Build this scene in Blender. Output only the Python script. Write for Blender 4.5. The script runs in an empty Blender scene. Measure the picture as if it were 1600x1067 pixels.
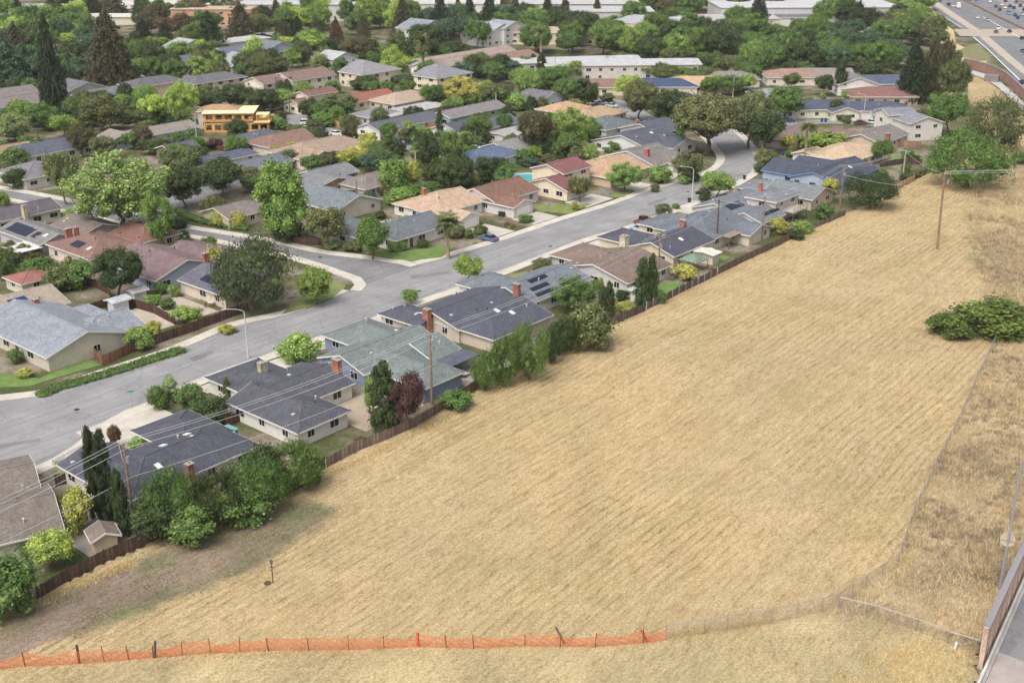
import bpy, bmesh, math, random
import numpy as np
from mathutils import Vector, Matrix
R = math.radians
scene = bpy.context.scene
COL = scene.collection
# ---------------------------------------------------------------- camera
F_PX, CAM_H, PITCH, AZ = 1850.0, 76.0, math.atan(733/1850), R(40.5)
cam_d = bpy.data.cameras.new('camera'); cam = bpy.data.objects.new('camera', cam_d); COL.objects.link(cam)
cam_d.sensor_width = 36; cam_d.lens = 36*F_PX/1600; cam_d.clip_start = 1; cam_d.clip_end = 6000
cam.location = (0, 0, CAM_H); cam.rotation_euler = (R(90)-PITCH, 0, 0)
scene.camera = cam
# ---------------------------------------------------------------- sky, sun, exposure (bright overcast)
SUN_EL, SUN_AZ = R(58), R(215)      # azimuth from +Y clockwise: behind the camera, a little left
w = bpy.data.worlds.new('World'); scene.world = w; w.use_nodes = True
nt = w.node_tree; bg = nt.nodes['Background']
sky = nt.nodes.new('ShaderNodeTexSky'); sky.sky_type = 'NISHITA'; sky.sun_disc = False
sky.sun_elevation = SUN_EL; sky.sun_rotation = SUN_AZ; sky.air_density = 1.0; sky.dust_density = 6.0; sky.ozone_density = 0.6
hs = nt.nodes.new('ShaderNodeHueSaturation'); hs.inputs['Saturation'].default_value = .4    # grey overcast dome
nt.links.new(sky.outputs[0], hs.inputs['Color']); nt.links.new(hs.outputs[0], bg.inputs[0]); bg.inputs[1].default_value = 0.15
sun_d = bpy.data.lights.new('sun', 'SUN'); sun_d.energy = 1.1; sun_d.angle = R(35); sun_d.color = (1, .97, .92)
sun = bpy.data.objects.new('sun', sun_d); COL.objects.link(sun)
sd = Vector((math.sin(SUN_AZ)*math.cos(SUN_EL), math.cos(SUN_AZ)*math.cos(SUN_EL), math.sin(SUN_EL)))
sun.rotation_euler = sd.to_track_quat('Z', 'Y').to_euler(); sun.location = (0, 0, 200)
scene.view_settings.view_transform = 'Standard'; scene.view_settings.look = 'None'
scene.view_settings.exposure = 0.24; scene.view_settings.gamma = 1
scene.render.engine = 'CYCLES'
cy = scene.cycles; cy.use_denoising = True; cy.max_bounces = 6; cy.diffuse_bounces = 2; cy.glossy_bounces = 2
cy.transparent_max_bounces = 8; cy.caustics_reflective = False; cy.caustics_refractive = False
try: cy.denoiser = 'OPENIMAGEDENOISE'; cy.denoising_prefilter = 'ACCURATE'
except Exception: pass
# ---------------------------------------------------------------- photograph coordinates -> the place
cP, sP = math.cos(PITCH), math.sin(PITCH)
def G(px, py, z=0.0):
    dx = (px-800)/F_PX; dy = -(py-533.5)/F_PX
    Y = cP+dy*sP; Z = -sP+dy*cP; t = (z-CAM_H)/Z
    return Vector((dx*t, Y*t, z))
def proj(p):
    x, y, z = p[0], p[1], p[2]-CAM_H
    d = y*cP-z*sP; up = y*sP+z*cP
    return 800+F_PX*x/d, 533.5-F_PX*up/d
def ppm(p):                      # pixels of the photograph per metre at p
    return F_PX/(p[1]*cP-(p[2]-CAM_H)*sP)
SA, CA = math.sin(AZ), math.cos(AZ)
def UVW(u, v, z=0.0): return Vector((u*SA-v*CA, u*CA+v*SA, z))
def WUV(p): return p[0]*SA+p[1]*CA, -p[0]*CA+p[1]*SA
RZ = R(90)-AZ                   # heading of the u axis (the long street)
rng = random.Random(7); nr = np.random.default_rng(7)
def lin(r, g, b):
    f = lambda c: (c/255/12.92) if c/255 <= .04045 else ((c/255+.055)/1.055)**2.4
    r, g, b = f(r), f(g), f(b); m = .3*r+.59*g+.11*b; s = .87
    return (m+(r-m)*s, m+(g-m)*s, m+(b-m)*s, 1)
def scol(c, k): return (c[0]*k, c[1]*k, c[2]*k, 1)
# ---------------------------------------------------------------- materials
MATS = {}
def nodes(name):
    m = bpy.data.materials.new(name); m.use_nodes = True; n = m.node_tree
    b = n.nodes['Principled BSDF']; MATS[name] = m
    return m, n, b
def N(n, t, **k):
    x = n.nodes.new(t)
    for a, v in k.items(): setattr(x, a, v)
    return x
def ramp(n, pts):
    r = N(n, 'ShaderNodeValToRGB'); e = r.color_ramp.elements
    while len(e) < len(pts): e.new(.5)
    for i, (p, c) in enumerate(pts): e[i].position = p; e[i].color = c if len(c) == 4 else (*c, 1)
    return r
def noise(n, vec, scale, detail=4, rough=.6):
    t = N(n, 'ShaderNodeTexNoise'); t.inputs['Scale'].default_value = scale; t.inputs['Detail'].default_value = detail
    t.inputs['Roughness'].default_value = rough
    if vec is not None: n.links.new(vec, t.inputs['Vector'])
    return t
def mix(n, fac, a, b, mode='MIX'):
    x = N(n, 'ShaderNodeMix', data_type='RGBA', blend_type=mode)
    for s, v in ((0, fac), (6, a), (7, b)):
        if isinstance(v, (int, float)): x.inputs[s].default_value = v
        elif isinstance(v, tuple): x.inputs[s].default_value = v
        else: n.links.new(v, x.inputs[s])
    return x.outputs[2]
def bump(n, b, h, st, dist=.05):
    x = N(n, 'ShaderNodeBump'); x.inputs['Strength'].default_value = st; x.inputs['Distance'].default_value = dist
    n.links.new(h, x.inputs['Height']); n.links.new(x.outputs[0], b.inputs['Normal'])
def obj_mat(name, rough=.8, lo=.75, hi=1.25, sc=2.0, bst=.3, spec=.3, vor=0, isl=False):
    """surface in the object's own colour with grain and weathering"""
    m, n, b = nodes(name); oi = N(n, 'ShaderNodeObjectInfo'); tc = N(n, 'ShaderNodeTexCoord')
    a = noise(n, tc.outputs['Object'], sc, 5, .65); r = ramp(n, [(.3, (lo,)*3), (.72, (hi,)*3)]); n.links.new(a.outputs[0], r.inputs[0])
    c = mix(n, 1.0, oi.outputs['Color'], r.outputs[0], 'MULTIPLY')
    if vor:
        v = N(n, 'ShaderNodeTexVoronoi'); v.inputs['Scale'].default_value = vor; n.links.new(tc.outputs['Object'], v.inputs['Vector'])
        vs = N(n, 'ShaderNodeSeparateColor'); n.links.new(v.outputs['Color'], vs.inputs[0])
        r2 = ramp(n, [(0, (.76,)*3), (1, (1.22,)*3)]); n.links.new(vs.outputs[0], r2.inputs[0])
        c = mix(n, 1.0, c, r2.outputs[0], 'MULTIPLY')
    if isl:
        ge = N(n, 'ShaderNodeNewGeometry'); r5 = ramp(n, [(0, (.62, .62, .64)), (.5, (1, 1, 1)), (1, (1.38, 1.34, 1.3))]); n.links.new(ge.outputs['Random Per Island'], r5.inputs[0]); c = mix(n, 1.0, c, r5.outputs[0], 'MULTIPLY')
    n.links.new(c, b.inputs['Base Color']); b.inputs['Roughness'].default_value = rough
    b.inputs['Specular IOR Level'].default_value = spec
    if bst: bump(n, b, a.outputs[0], bst)
    return m
obj_mat('shingle', .9, .80, 1.16, .5, .2, .2, vor=5.0)
obj_mat('stucco', .9, .88, 1.08, .7, .1, .2)
obj_mat('paint', .45, .93, 1.05, 1.0, 0, .4)
obj_mat('wood', .85, .6, 1.3, 2.5, .3, .2, isl=True)
obj_mat('brick', .9, .65, 1.3, 5.0, .4, .2, vor=6)
obj_mat('concrete', .9, .8, 1.14, .35, .1, .2)
obj_mat('soil', .95, .55, 1.4, .8, .6, .1, vor=2.0)
obj_mat('bark', .95, .6, 1.3, 8, .5, .1)
def leaf_mat(name, jit=.45, trans=.3):
    m, n, b = nodes(name); oi = N(n, 'ShaderNodeObjectInfo'); ge = N(n, 'ShaderNodeNewGeometry'); tc = N(n, 'ShaderNodeTexCoord')
    r = ramp(n, [(0, (1-jit, 1-jit*.9, 1-jit*1.0)), (.6, (1, 1, 1)), (1, (1+jit*1.2, 1+jit, 1+jit*.3))]); n.links.new(ge.outputs['Random Per Island'], r.inputs[0])
    a = noise(n, tc.outputs['Object'], 5, 3); r2 = ramp(n, [(.35, (.8, .82, .85)), (.65, (1.2, 1.15, 1.0))]); n.links.new(a.outputs[0], r2.inputs[0])
    c = mix(n, 1.0, oi.outputs['Color'], r.outputs[0], 'MULTIPLY'); c = mix(n, 1.0, c, r2.outputs[0], 'MULTIPLY')
    n.links.new(c, b.inputs['Base Color']); b.inputs['Roughness'].default_value = .6; b.inputs['Specular IOR Level'].default_value = .25
    t = N(n, 'ShaderNodeBsdfTranslucent'); n.links.new(c, t.inputs[0]); mx = N(n, 'ShaderNodeMixShader'); mx.inputs[0].default_value = trans
    n.links.new(b.outputs[0], mx.inputs[1]); n.links.new(t.outputs[0], mx.inputs[2]); n.links.new(mx.outputs[0], n.nodes['Material Output'].inputs[0])
leaf_mat('leaf', .5, .16); leaf_mat('dry_leaf', .3, .25)
def simple(name, c, rough=.5, metal=0, spec=.5):
    m, n, b = nodes(name); b.inputs['Base Color'].default_value = c; b.inputs['Roughness'].default_value = rough; b.inputs['Metallic'].default_value = metal
    b.inputs['Specular IOR Level'].default_value = spec
simple('glass', (.02, .025, .03, 1), .08); simple('rubber', (.02, .02, .02, 1), .8); simple('steel', (.42, .44, .46, 1), .45, .6)
simple('wire', (.48, .48, .49, 1), .5); simple('solar', (.012, .016, .035, 1), .15); simple('solar_blue', (.02, .04, .16, 1), .15)
simple('net', (.78, .20, .07, 1), .7); simple('link', (.36, .35, .34, 1), .5, .4); simple('pool', (.10, .55, .60, 1), .06); simple('white', (.8, .8, .78, 1), .5)
simple('red_lamp', (.4, .02, .02, 1), .3); simple('lamp_glass', (.75, .75, .72, 1), .2)
def road_mat(name, base, streak):
    m, n, b = nodes(name); ge = N(n, 'ShaderNodeNewGeometry'); mp = N(n, 'ShaderNodeMapping', vector_type='POINT')
    mp.inputs['Rotation'].default_value = (0, 0, -RZ); mp.inputs['Scale'].default_value = (1, 1, 1); n.links.new(ge.outputs['Position'], mp.inputs[0])
    ms = N(n, 'ShaderNodeMapping'); ms.inputs['Scale'].default_value = (.05, 1.1, 1); n.links.new(mp.outputs[0], ms.inputs[0])
    a = noise(n, ms.outputs[0], streak, 3); c = noise(n, ge.outputs['Position'], .12, 4); d = noise(n, ge.outputs['Position'], 3.0, 4, .8)
    r1 = ramp(n, [(.3, (.84,)*3), (.7, (1.12,)*3)]); r2 = ramp(n, [(.3, (.82,)*3), (.7, (1.14,)*3)]); r3 = ramp(n, [(.25, (.8,)*3), (.75, (1.18,)*3)])
    n.links.new(a.outputs[0], r1.inputs[0]); n.links.new(c.outputs[0], r2.inputs[0]); n.links.new(d.outputs[0], r3.inputs[0])
    x = mix(n, 1.0, base, r1.outputs[0], 'MULTIPLY'); x = mix(n, 1.0, x, r2.outputs[0], 'MULTIPLY'); x = mix(n, 1.0, x, r3.outputs[0], 'MULTIPLY')
    nz = noise(n, ge.outputs['Position'], .3, 3); va = N(n, 'ShaderNodeVectorMath', operation='ADD'); n.links.new(ge.outputs['Position'], va.inputs[0])
    vs = N(n, 'ShaderNodeVectorMath', operation='SCALE'); n.links.new(nz.outputs['Color'], vs.inputs[0]); vs.inputs['Scale'].default_value = 6; n.links.new(vs.outputs[0], va.inputs[1])
    vo = N(n, 'ShaderNodeTexVoronoi', feature='DISTANCE_TO_EDGE'); vo.inputs['Scale'].default_value = .13; n.links.new(va.outputs[0], vo.inputs['Vector'])
    cr = ramp(n, [(0, (1, 1, 1)), (.012, (1, 1, 1)), (.02, (0, 0, 0))]); n.links.new(vo.outputs[0], cr.inputs[0])
    fm = N(n, 'ShaderNodeMath', operation='MULTIPLY'); n.links.new(cr.outputs[0], fm.inputs[0]); fm.inputs[1].default_value = .2
    x = mix(n, fm.outputs[0], x, (.05, .05, .052, 1))
    n.links.new(x, b.inputs['Base Color']); b.inputs['Roughness'].default_value = .9; b.inputs['Specular IOR Level'].default_value = .2
    bump(n, b, d.outputs[0], .2, .02)
road_mat('asphalt', (.30, .295, .30, 1), 1.0); road_mat('asphalt_side', (.235, .232, .238, 1), .8); road_mat('asphalt_dark', (.22, .22, .23, 1), 1.0)
def yard_mat():
    m, n, b = nodes('yard'); ge = N(n, 'ShaderNodeNewGeometry')
    a = noise(n, ge.outputs['Position'], .09, 4); c = noise(n, ge.outputs['Position'], 1.6, 5, .75)
    r = ramp(n, [(.32, (.07, .10, .035)), (.45, (.11, .12, .055)), (.53, (.20, .17, .115)), (.62, (.30, .265, .215)), (.7, (.10, .12, .05))]); n.links.new(a.outputs[0], r.inputs[0])
    r2 = ramp(n, [(.3, (.6,)*3), (.7, (1.3,)*3)]); n.links.new(c.outputs[0], r2.inputs[0])
    n.links.new(mix(n, 1.0, r.outputs[0], r2.outputs[0], 'MULTIPLY'), b.inputs['Base Color']); b.inputs['Roughness'].default_value = .95; b.inputs['Specular IOR Level'].default_value = .1
    bump(n, b, c.outputs[0], .6, .1)
yard_mat()
def lawn_mat():
    m, n, b = nodes('lawn'); ge = N(n, 'ShaderNodeNewGeometry'); oi = N(n, 'ShaderNodeObjectInfo')
    a = noise(n, ge.outputs['Position'], .5, 5, .7); c = noise(n, ge.outputs['Position'], 6, 3, .8)
    r = ramp(n, [(.35, (.75, .82, .8)), (.5, (1, 1, 1)), (.68, (1.35, 1.12, 1.1))]); n.links.new(a.outputs[0], r.inputs[0]); r2 = ramp(n, [(.3, (.7,)*3), (.7, (1.3,)*3)]); n.links.new(c.outputs[0], r2.inputs[0])
    x = mix(n, 1.0, oi.outputs['Color'], r.outputs[0], 'MULTIPLY'); n.links.new(mix(n, 1.0, x, r2.outputs[0], 'MULTIPLY'), b.inputs['Base Color']); b.inputs['Roughness'].default_value = .9; b.inputs['Specular IOR Level'].default_value = .1
    bump(n, b, c.outputs[0], .8, .06)
lawn_mat()
def field_mat():
    m, n, b = nodes('dry_field'); ge = N(n, 'ShaderNodeNewGeometry'); at = N(n, 'ShaderNodeAttribute', attribute_name='Col')
    rw = N(n, 'ShaderNodeAttribute', attribute_name='rows')
    mp = N(n, 'ShaderNodeMapping'); mp.inputs['Rotation'].default_value = (0, 0, -RZ-R(3)); n.links.new(ge.outputs['Position'], mp.inputs[0])
    wz = noise(n, ge.outputs['Position'], .03, 2); wa = N(n, 'ShaderNodeVectorMath', operation='MULTIPLY_ADD'); n.links.new(wz.outputs['Color'], wa.inputs[0]); wa.inputs[1].default_value = (3, 3, 0); n.links.new(mp.outputs[0], wa.inputs[2])
    ms = N(n, 'ShaderNodeMapping'); ms.inputs['Scale'].default_value = (.06, 1, 1); n.links.new(wa.outputs[0], ms.inputs[0])
    st = noise(n, ms.outputs[0], .62, 3, .55)                       # mown rows: streaks along the field
    ms2 = N(n, 'ShaderNodeMapping'); ms2.inputs['Scale'].default_value = (.30, 1, 1); n.links.new(wa.outputs[0], ms2.inputs[0])
    s2 = noise(n, ms2.outputs[0], 1.9, 7, .74); big = noise(n, ge.outputs['Position'], .035, 4, .6); fine = noise(n, ge.outputs['Position'], 3.2, 8, .85)
    r1 = ramp(n, [(.34, (.93, .91, .87)), (.5, (1, 1, 1)), (.66, (1.06, 1.06, 1.07))]); n.links.new(st.outputs[0], r1.inputs[0])
    r2 = ramp(n, [(.33, (.64, .60, .50)), (.43, (.91, .90, .85)), (.53, (1.02, 1.02, 1.02)), (.65, (1.16, 1.17, 1.20))]); n.links.new(s2.outputs[0], r2.inputs[0])
    r3 = ramp(n, [(.32, (.94, .94, .91)), (.5, (1, 1, 1)), (.68, (1.04, 1.03, 1.03))]); n.links.new(big.outputs[0], r3.inputs[0])
    r4 = ramp(n, [(.37, (.58, .55, .46)), (.5, (1, 1, .99)), (.63, (1.34, 1.36, 1.42))]); n.links.new(fine.outputs[0], r4.inputs[0])
    sx = N(n, 'ShaderNodeSeparateXYZ'); n.links.new(wa.outputs[0], sx.inputs[0]); wob = noise(n, ms2.outputs[0], .55, 3, .6)
    m1 = N(n, 'ShaderNodeMath', operation='MULTIPLY_ADD'); n.links.new(wob.outputs[0], m1.inputs[0]); m1.inputs[1].default_value = .55; n.links.new(sx.outputs[1], m1.inputs[2])
    m2 = N(n, 'ShaderNodeMath', operation='MULTIPLY'); n.links.new(m1.outputs[0], m2.inputs[0]); m2.inputs[1].default_value = 2*math.pi/1.2
    m3 = N(n, 'ShaderNodeMath', operation='SINE'); n.links.new(m2.outputs[0], m3.inputs[0])
    rr = ramp(n, [(.0, (.60, .56, .46)), (.10, (.80, .78, .72)), (.24, (1.0, 1.0, .99)), (.75, (1.03, 1.03, 1.03)), (1, (1.05, 1.05, 1.06))]); ma = N(n, 'ShaderNodeMapRange'); n.links.new(m3.outputs[0], ma.inputs[0]); ma.inputs[1].default_value = -1; n.links.new(ma.outputs[0], rr.inputs[0])
    rmk = noise(n, ge.outputs['Position'], .022, 3, .6); rm = ramp(n, [(.40, (.06,)*3), (.62, (1.0,)*3)]); n.links.new(rmk.outputs[0], rm.inputs[0])
    brk = ramp(n, [(.36, (1,)*3), (.62, (.35,)*3)]); n.links.new(s2.outputs[0], brk.inputs[0]); m5 = N(n, 'ShaderNodeMath', operation='MULTIPLY'); n.links.new(rm.outputs[0], m5.inputs[0]); n.links.new(brk.outputs[0], m5.inputs[1]); m4 = N(n, 'ShaderNodeMath', operation='MULTIPLY'); n.links.new(m5.outputs[0], m4.inputs[0]); n.links.new(rw.outputs['Fac'], m4.inputs[1])
    x = mix(n, rw.outputs['Fac'], at.outputs['Color'], mix(n, 1.0, at.outputs['Color'], r1.outputs[0], 'MULTIPLY'))
    x = mix(n, m4.outputs[0], x, mix(n, 1.0, x, rr.outputs[0], 'MULTIPLY'))
    for q in (r2, r3, r4): x = mix(n, 1.0, x, q.outputs[0], 'MULTIPLY')
    n.links.new(x, b.inputs['Base Color']); b.inputs['Roughness'].default_value = .95; b.inputs['Specular IOR Level'].default_value = .1
    hh = N(n, 'ShaderNodeMath', operation='ADD'); n.links.new(st.outputs[0], hh.inputs[0]); n.links.new(s2.outputs[0], hh.inputs[1])
    bump(n, b, hh.outputs[0], .8, .3)
field_mat()
# ---------------------------------------------------------------- mesh helpers
class MB:
    def __init__(s): s.v = []; s.f = []
    def add(s, vs, fs):
        o = len(s.v); s.v += [tuple(q) for q in vs]; s.f += [tuple(i+o for i in f) for f in fs]; return s
    def box(s, x0, x1, y0, y1, z0, z1):
        return s.add([(x0,y0,z0),(x1,y0,z0),(x1,y1,z0),(x0,y1,z0),(x0,y0,z1),(x1,y0,z1),(x1,y1,z1),(x0,y1,z1)],
                     [(0,3,2,1),(4,5,6,7),(0,1,5,4),(1,2,6,5),(2,3,7,6),(3,0,4,7)])
    def tube(s, p, q, r0, r1=None, n=6, cap=True):
        p, q = Vector(p), Vector(q); r1 = r0 if r1 is None else r1; d = (q-p).normalized()
        a = d.cross(Vector((0,0,1)) if abs(d.z) < .9 else Vector((1,0,0))).normalized(); b = d.cross(a)
        vs = []
        for c, r in ((p, r0), (q, r1)):
            for i in range(n): t = 2*math.pi*i/n; vs.append(c+a*(r*math.cos(t))+b*(r*math.sin(t)))
        fs = [(i, (i+1) % n, n+(i+1) % n, n+i) for i in range(n)]
        if cap: fs += [tuple(range(n-1, -1, -1)), tuple(range(n, 2*n))]
        return s.add(vs, fs)
    def path(s, pts, r, n=5):
        for a, b in zip(pts, pts[1:]): s.tube(a, b, r, r, n, False)
        return s
    def bar(s, p, q, w, h):       # rectangular bar, w across in plan, h in height, centre line p-q
        p, q = Vector(p), Vector(q); d = (q-p); e = Vector((-d.y, d.x, 0)).normalized()*(w/2); u = Vector((0,0,h/2))
        return s.add([p-e-u, p+e-u, p+e+u, p-e+u, q-e-u, q+e-u, q+e+u, q-e+u],
                     [(0,1,2,3),(7,6,5,4),(0,4,5,1),(1,5,6,2),(2,6,7,3),(3,7,4,0)])
    def prism(s, poly, z0, z1):   # poly: list of (x,y)
        n = len(poly); a = sum(poly[i][0]*poly[(i+1) % n][1]-poly[(i+1) % n][0]*poly[i][1] for i in range(n))
        if a < 0: poly = poly[::-1]
        return s.add([(x,y,z0) for x,y in poly]+[(x,y,z1) for x,y in poly],
                     [tuple(range(n-1,-1,-1)), tuple(range(n,2*n))]+[(i,(i+1)%n,n+(i+1)%n,n+i) for i in range(n)])
    def mesh(s, name, mat):
        me = bpy.data.meshes.new(name); me.from_pydata(s.v, [], s.f)
        if mat: me.materials.append(MATS[mat])
        return me
    def build(s, name, mat, parent=None, col=None):
        return link(name, s.mesh(name, mat), parent, col)
def link(name, me, parent=None, col=None, loc=None, rot=None, scale=None):
    o = bpy.data.objects.new(name, me); COL.objects.link(o)
    if parent is not None: o.parent = parent
    if col is not None: o.color = col
    if loc is not None: o.location = loc
    if rot is not None: o.rotation_euler = rot
    if scale is not None: o.scale = scale
    return o
def empty(name, loc, rz=0, scale=(1,1,1)):
    o = bpy.data.objects.new(name, None); COL.objects.link(o); o.location = loc; o.rotation_euler = (0,0,rz); o.scale = scale
    o.empty_display_size = .5
    return o
LABELS = {}
def tag(o, label, cat, group=None, kind=None):
    o['label'] = label; o['category'] = cat
    if group: o['group'] = group
    if kind: o['kind'] = kind
    if label in LABELS and not group: print('DUP LABEL', label)
    LABELS[label] = 1
    return o
def struct(o, label=None):
    o['kind'] = 'structure'
    if label: o['label'] = label
    return o
_bx = {}
def ubox(mat):
    if mat not in _bx: _bx[mat] = MB().box(-.5,.5,-.5,.5,-.5,.5).mesh('box', mat)
    return _bx[mat]
def pbox(name, mat, parent, c, size, col=None, rot=None):
    return link(name, ubox(mat), parent, col, c, rot, size)
ORD = ['first','second','third','fourth','fifth','sixth','seventh','eighth','ninth','tenth','eleventh','twelfth','thirteenth','fourteenth','fifteenth','sixteenth','seventeenth','eighteenth','nineteenth','twentieth']
ORD += ['twenty-'+o for o in ORD[:9]]
# ================================================================ THE SETTING
def pxpoly(pts, z=0): return [(q.x, q.y) for q in (G(a, b, z) for a, b in pts)]
def sheet(name, poly, z, mat, col=None, label=None):
    mb = MB(); mb.add([(x, y, z) for x, y in poly], [tuple(range(len(poly)))])
    me = mb.mesh(name, mat); bm = bmesh.new(); bm.from_mesh(me); bmesh.ops.triangulate(bm, faces=bm.faces[:]); bmesh.ops.recalc_face_normals(bm, faces=bm.faces[:])
    for f in bm.faces:
        if f.normal.z < 0: f.normal_flip()
    bm.to_mesh(me); bm.free()
    return struct(link(name, me, None, col), label)
def slab(name, poly, z0, z1, mat, col=None, label=None):
    mb = MB(); mb.prism(poly, z0, z1); me = mb.mesh(name, mat); bm = bmesh.new(); bm.from_mesh(me)
    bmesh.ops.triangulate(bm, faces=[f for f in bm.faces if len(f.verts) > 4]); bm.to_mesh(me); bm.free()
    return struct(link(name, me, None, col), label)
def smooth_line(pts, step=3.0):          # Catmull-Rom through world points
    P = [Vector((p[0], p[1], 0)) for p in pts]; out = []
    for i in range(len(P)-1):
        p0 = P[max(i-1, 0)]; p1 = P[i]; p2 = P[i+1]; p3 = P[min(i+2, len(P)-1)]; n = max(1, int((p2-p1).length/step))
        for k in range(n):
            t = k/n; out.append(.5*((2*p1)+(p2-p0)*t+(2*p0-5*p1+4*p2-p3)*t*t+(3*p1-p0-3*p2+p3)*t*t*t))
    out.append(P[-1]); return out
def ribbon(name, line, o0, o1, z0, z1, mat, col=None, label=None):
    """strip between offsets o0..o1 to the left of the line, top at z1, with real sides down to z0"""
    L = line; mb = MB(); vs = []; fs = []
    for i, p in enumerate(L):
        d = (L[min(i+1, len(L)-1)]-L[max(i-1, 0)]).normalized(); n = Vector((-d.y, d.x, 0))
        a = p+n*o0; b = p+n*o1; vs += [(a.x,a.y,z0),(a.x,a.y,z1),(b.x,b.y,z1),(b.x,b.y,z0)]
    for i in range(len(L)-1):
        k = 4*i
        for j in range(3): fs.append((k+j, k+j+1, k+j+5, k+j+4))
    mb.add(vs, fs); return struct(mb.build(name, mat, None, col), label)
gx, gy = 2600, 2600
sheet('ground', [(-1300,-100),(1300,-100),(1300,2500),(-1300,2500)], 0, 'yard', label='mixed soil, paving and planting between the houses')
CONC = lin(203, 195, 181); KERB = lin(196, 190, 178)
# --- long street
lowpx = [(-160,812),(0,752),(82,717),(130,685),(150,667),(195,642),(230,629),(310,592),(400,560),(482,531),(550,510),(617,482),(710,450),(800,417),(907,375),(975,355),(1077,317),(1130,294),(1158,280),(1176,266),(1180,250),(1170,232),(1150,210),(1128,190)]
uppx = [(-160,632),(0,627),(60,620),(130,597),(200,574),(281,547),(370,510),(450,492),(510,470),(546,455)]
uppx2 = [(655,414),(683,407),(740,391),(800,372),(882,344),(960,320),(1007,302),(1060,286),(1100,275),(1124,263),(1133,250),(1128,238),(1112,220),(1092,200)]
low = smooth_line(pxpoly(lowpx)); up1 = smooth_line(pxpoly(uppx)); up2 = smooth_line(pxpoly(uppx2))
def road(name, line_a, line_b, z, mat, label):
    poly = [(p.x, p.y) for p in line_a]+[(p.x, p.y) for p in reversed(line_b)]
    return sheet(name, poly, z, mat, None, label)
road('road', low, up1+[Vector((*UVW(150, 166.3)[:2], 0))]+up2, .02, 'asphalt', 'long grey asphalt street running diagonally past the houses')
# --- side street towards the upper left
sd_low = smooth_line(pxpoly([(546,455),(554,446),(548,438),(520,428),(470,411),(375,388),(270,368),(200,355),(120,338),(60,325),(0,313),(-80,302)]))
sd_up = smooth_line(pxpoly([(655,414),(635,408),(600,403),(560,398),(500,390),(445,377),(375,365),(300,353),(262,345)]))
sd_up2 = smooth_line(pxpoly([(225,333),(190,327),(140,317),(70,303),(0,291),(-80,280)]))
road('road', sd_low, sd_up+sd_up2, .024, 'asphalt_side', 'side street branching off to the upper left')
c_up = smooth_line(pxpoly([(262,345),(290,328),(330,308),(400,285),(480,258)])); c_up2 = smooth_line(pxpoly([(225,333),(255,313),(300,294),(380,268),(465,243)]))
road('road', c_up, c_up2, .028, 'asphalt_side', 'short street behind the big sycamore')
s3a = smooth_line(pxpoly([(436,196),(475,205),(530,215),(590,227),(650,237),(730,238)])); s3b = smooth_line(pxpoly([(430,184),(470,178),(494,192),(540,206),(600,214),(655,222),(730,225)]))
road('road', s3a, s3b, .02, 'asphalt', 'back street with parked cars in front of the wood fence')
s4a = smooth_line(pxpoly([(915,182),(935,170),(965,172),(1000,190),(1030,205)])); s4b = smooth_line(pxpoly([(915,160),(935,154),(970,157),(1010,176),(1045,196)]))
road('road', s4a, s4b, .02, 'asphalt', 'small turning circle behind the tan roofs')
s5a = smooth_line(pxpoly([(1205,200),(1260,194),(1330,195),(1400,200)])); s5b = smooth_line(pxpoly([(1205,178),(1260,183),(1330,186),(1400,191)]))
road('road', s5a, s5b, .02, 'asphalt', 'court in front of the houses with small green lawns')
for i, pts in enumerate([[(-10,696),(62,684),(64,689),(-10,702)],[(640,431),(704,424),(706,428),(643,436)],[(868,388),(905,378),(910,382),(874,392)],[(296,560),(330,547),(336,551),(303,565)],[(470,398),(560,404),(600,415),(596,418),(552,408),(470,402)],[(1010,318),(1040,309),(1044,312),(1015,322)]]):
    sheet('road_patch', pxpoly(pts), .034, 'asphalt_dark', None, '%s dark asphalt repair patch from the near left' % ORD[i])
for i, (mx, my) in enumerate([(120,640),(430,545),(655,455),(860,385),(1075,300),(500,402)]):
    mh = MB().tube((0,0,.026),(0,0,.045),.42,.42,16).build('manhole_cover', 'rubber', None); mh.location = G(mx, my); mh['label'] = 'round manhole cover, %s along the streets from the near left' % ORD[i]; mh['category'] = 'manhole cover'
for L, sg, lab in ((low, -1, 'on the field side of the long street'), (up1, 1, 'beside the ground cover strip'), (up2, 1, 'on the far side of the long street'), (sd_low, -1, 'below the side street'), (sd_up, 1, 'in front of the corner house'), (sd_up2, 1, 'above the side street at the left edge')):
    ribbon('kerb', L, 0, sg*.35, 0, .13, 'concrete', KERB, 'concrete kerb '+lab)
    ribbon('sidewalk', L, sg*.354, sg*2.4, 0, .12, 'concrete', CONC, 'pale concrete pavement '+lab)
# driveways, laid 4 mm above the yards and butting the pavement
def uvslab(name, u0, u1, v0, v1, z, mat, col, label):
    return slab(name, [tuple(UVW(a, b)[:2]) for a, b in ((u0,v0),(u1,v0),(u1,v1),(u0,v1))], 0, z, mat, col, label)
for i, (u0, u1, v0, v1) in enumerate([(77,90,139,149.4),(98,108,146.5,149.5),(110,119.5,141,149.4),(121.5,133,146.5,149.4),(134,143,144,149.2),(157,166,147.5,149.3),(183,193,145.8,149.6),(197,207,145.6,149.6),(214,228,143.2,149),(236,246,142.5,149.2),(189.5,198,168.2,177.3),(205,214,168.2,175),(225,236,168.2,175),(246,254,168.2,174.3),(262,276,168.2,173.4)]):
    uvslab('driveway', u0, u1, v0, v1, .10, 'concrete', scol(CONC, rng.uniform(.85, 1.12)), 'concrete driveway, %s along the long street' % ORD[i])
uvslab('patio', 82, 95, 113.9, 120.3, .06, 'soil', lin(168, 148, 128), 'bare backyard soil behind the white house')
uvslab('patio', 104.8, 117, 117.5, 128, .065, 'concrete', lin(176, 158, 138), 'backyard patio beside the blue house')
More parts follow.
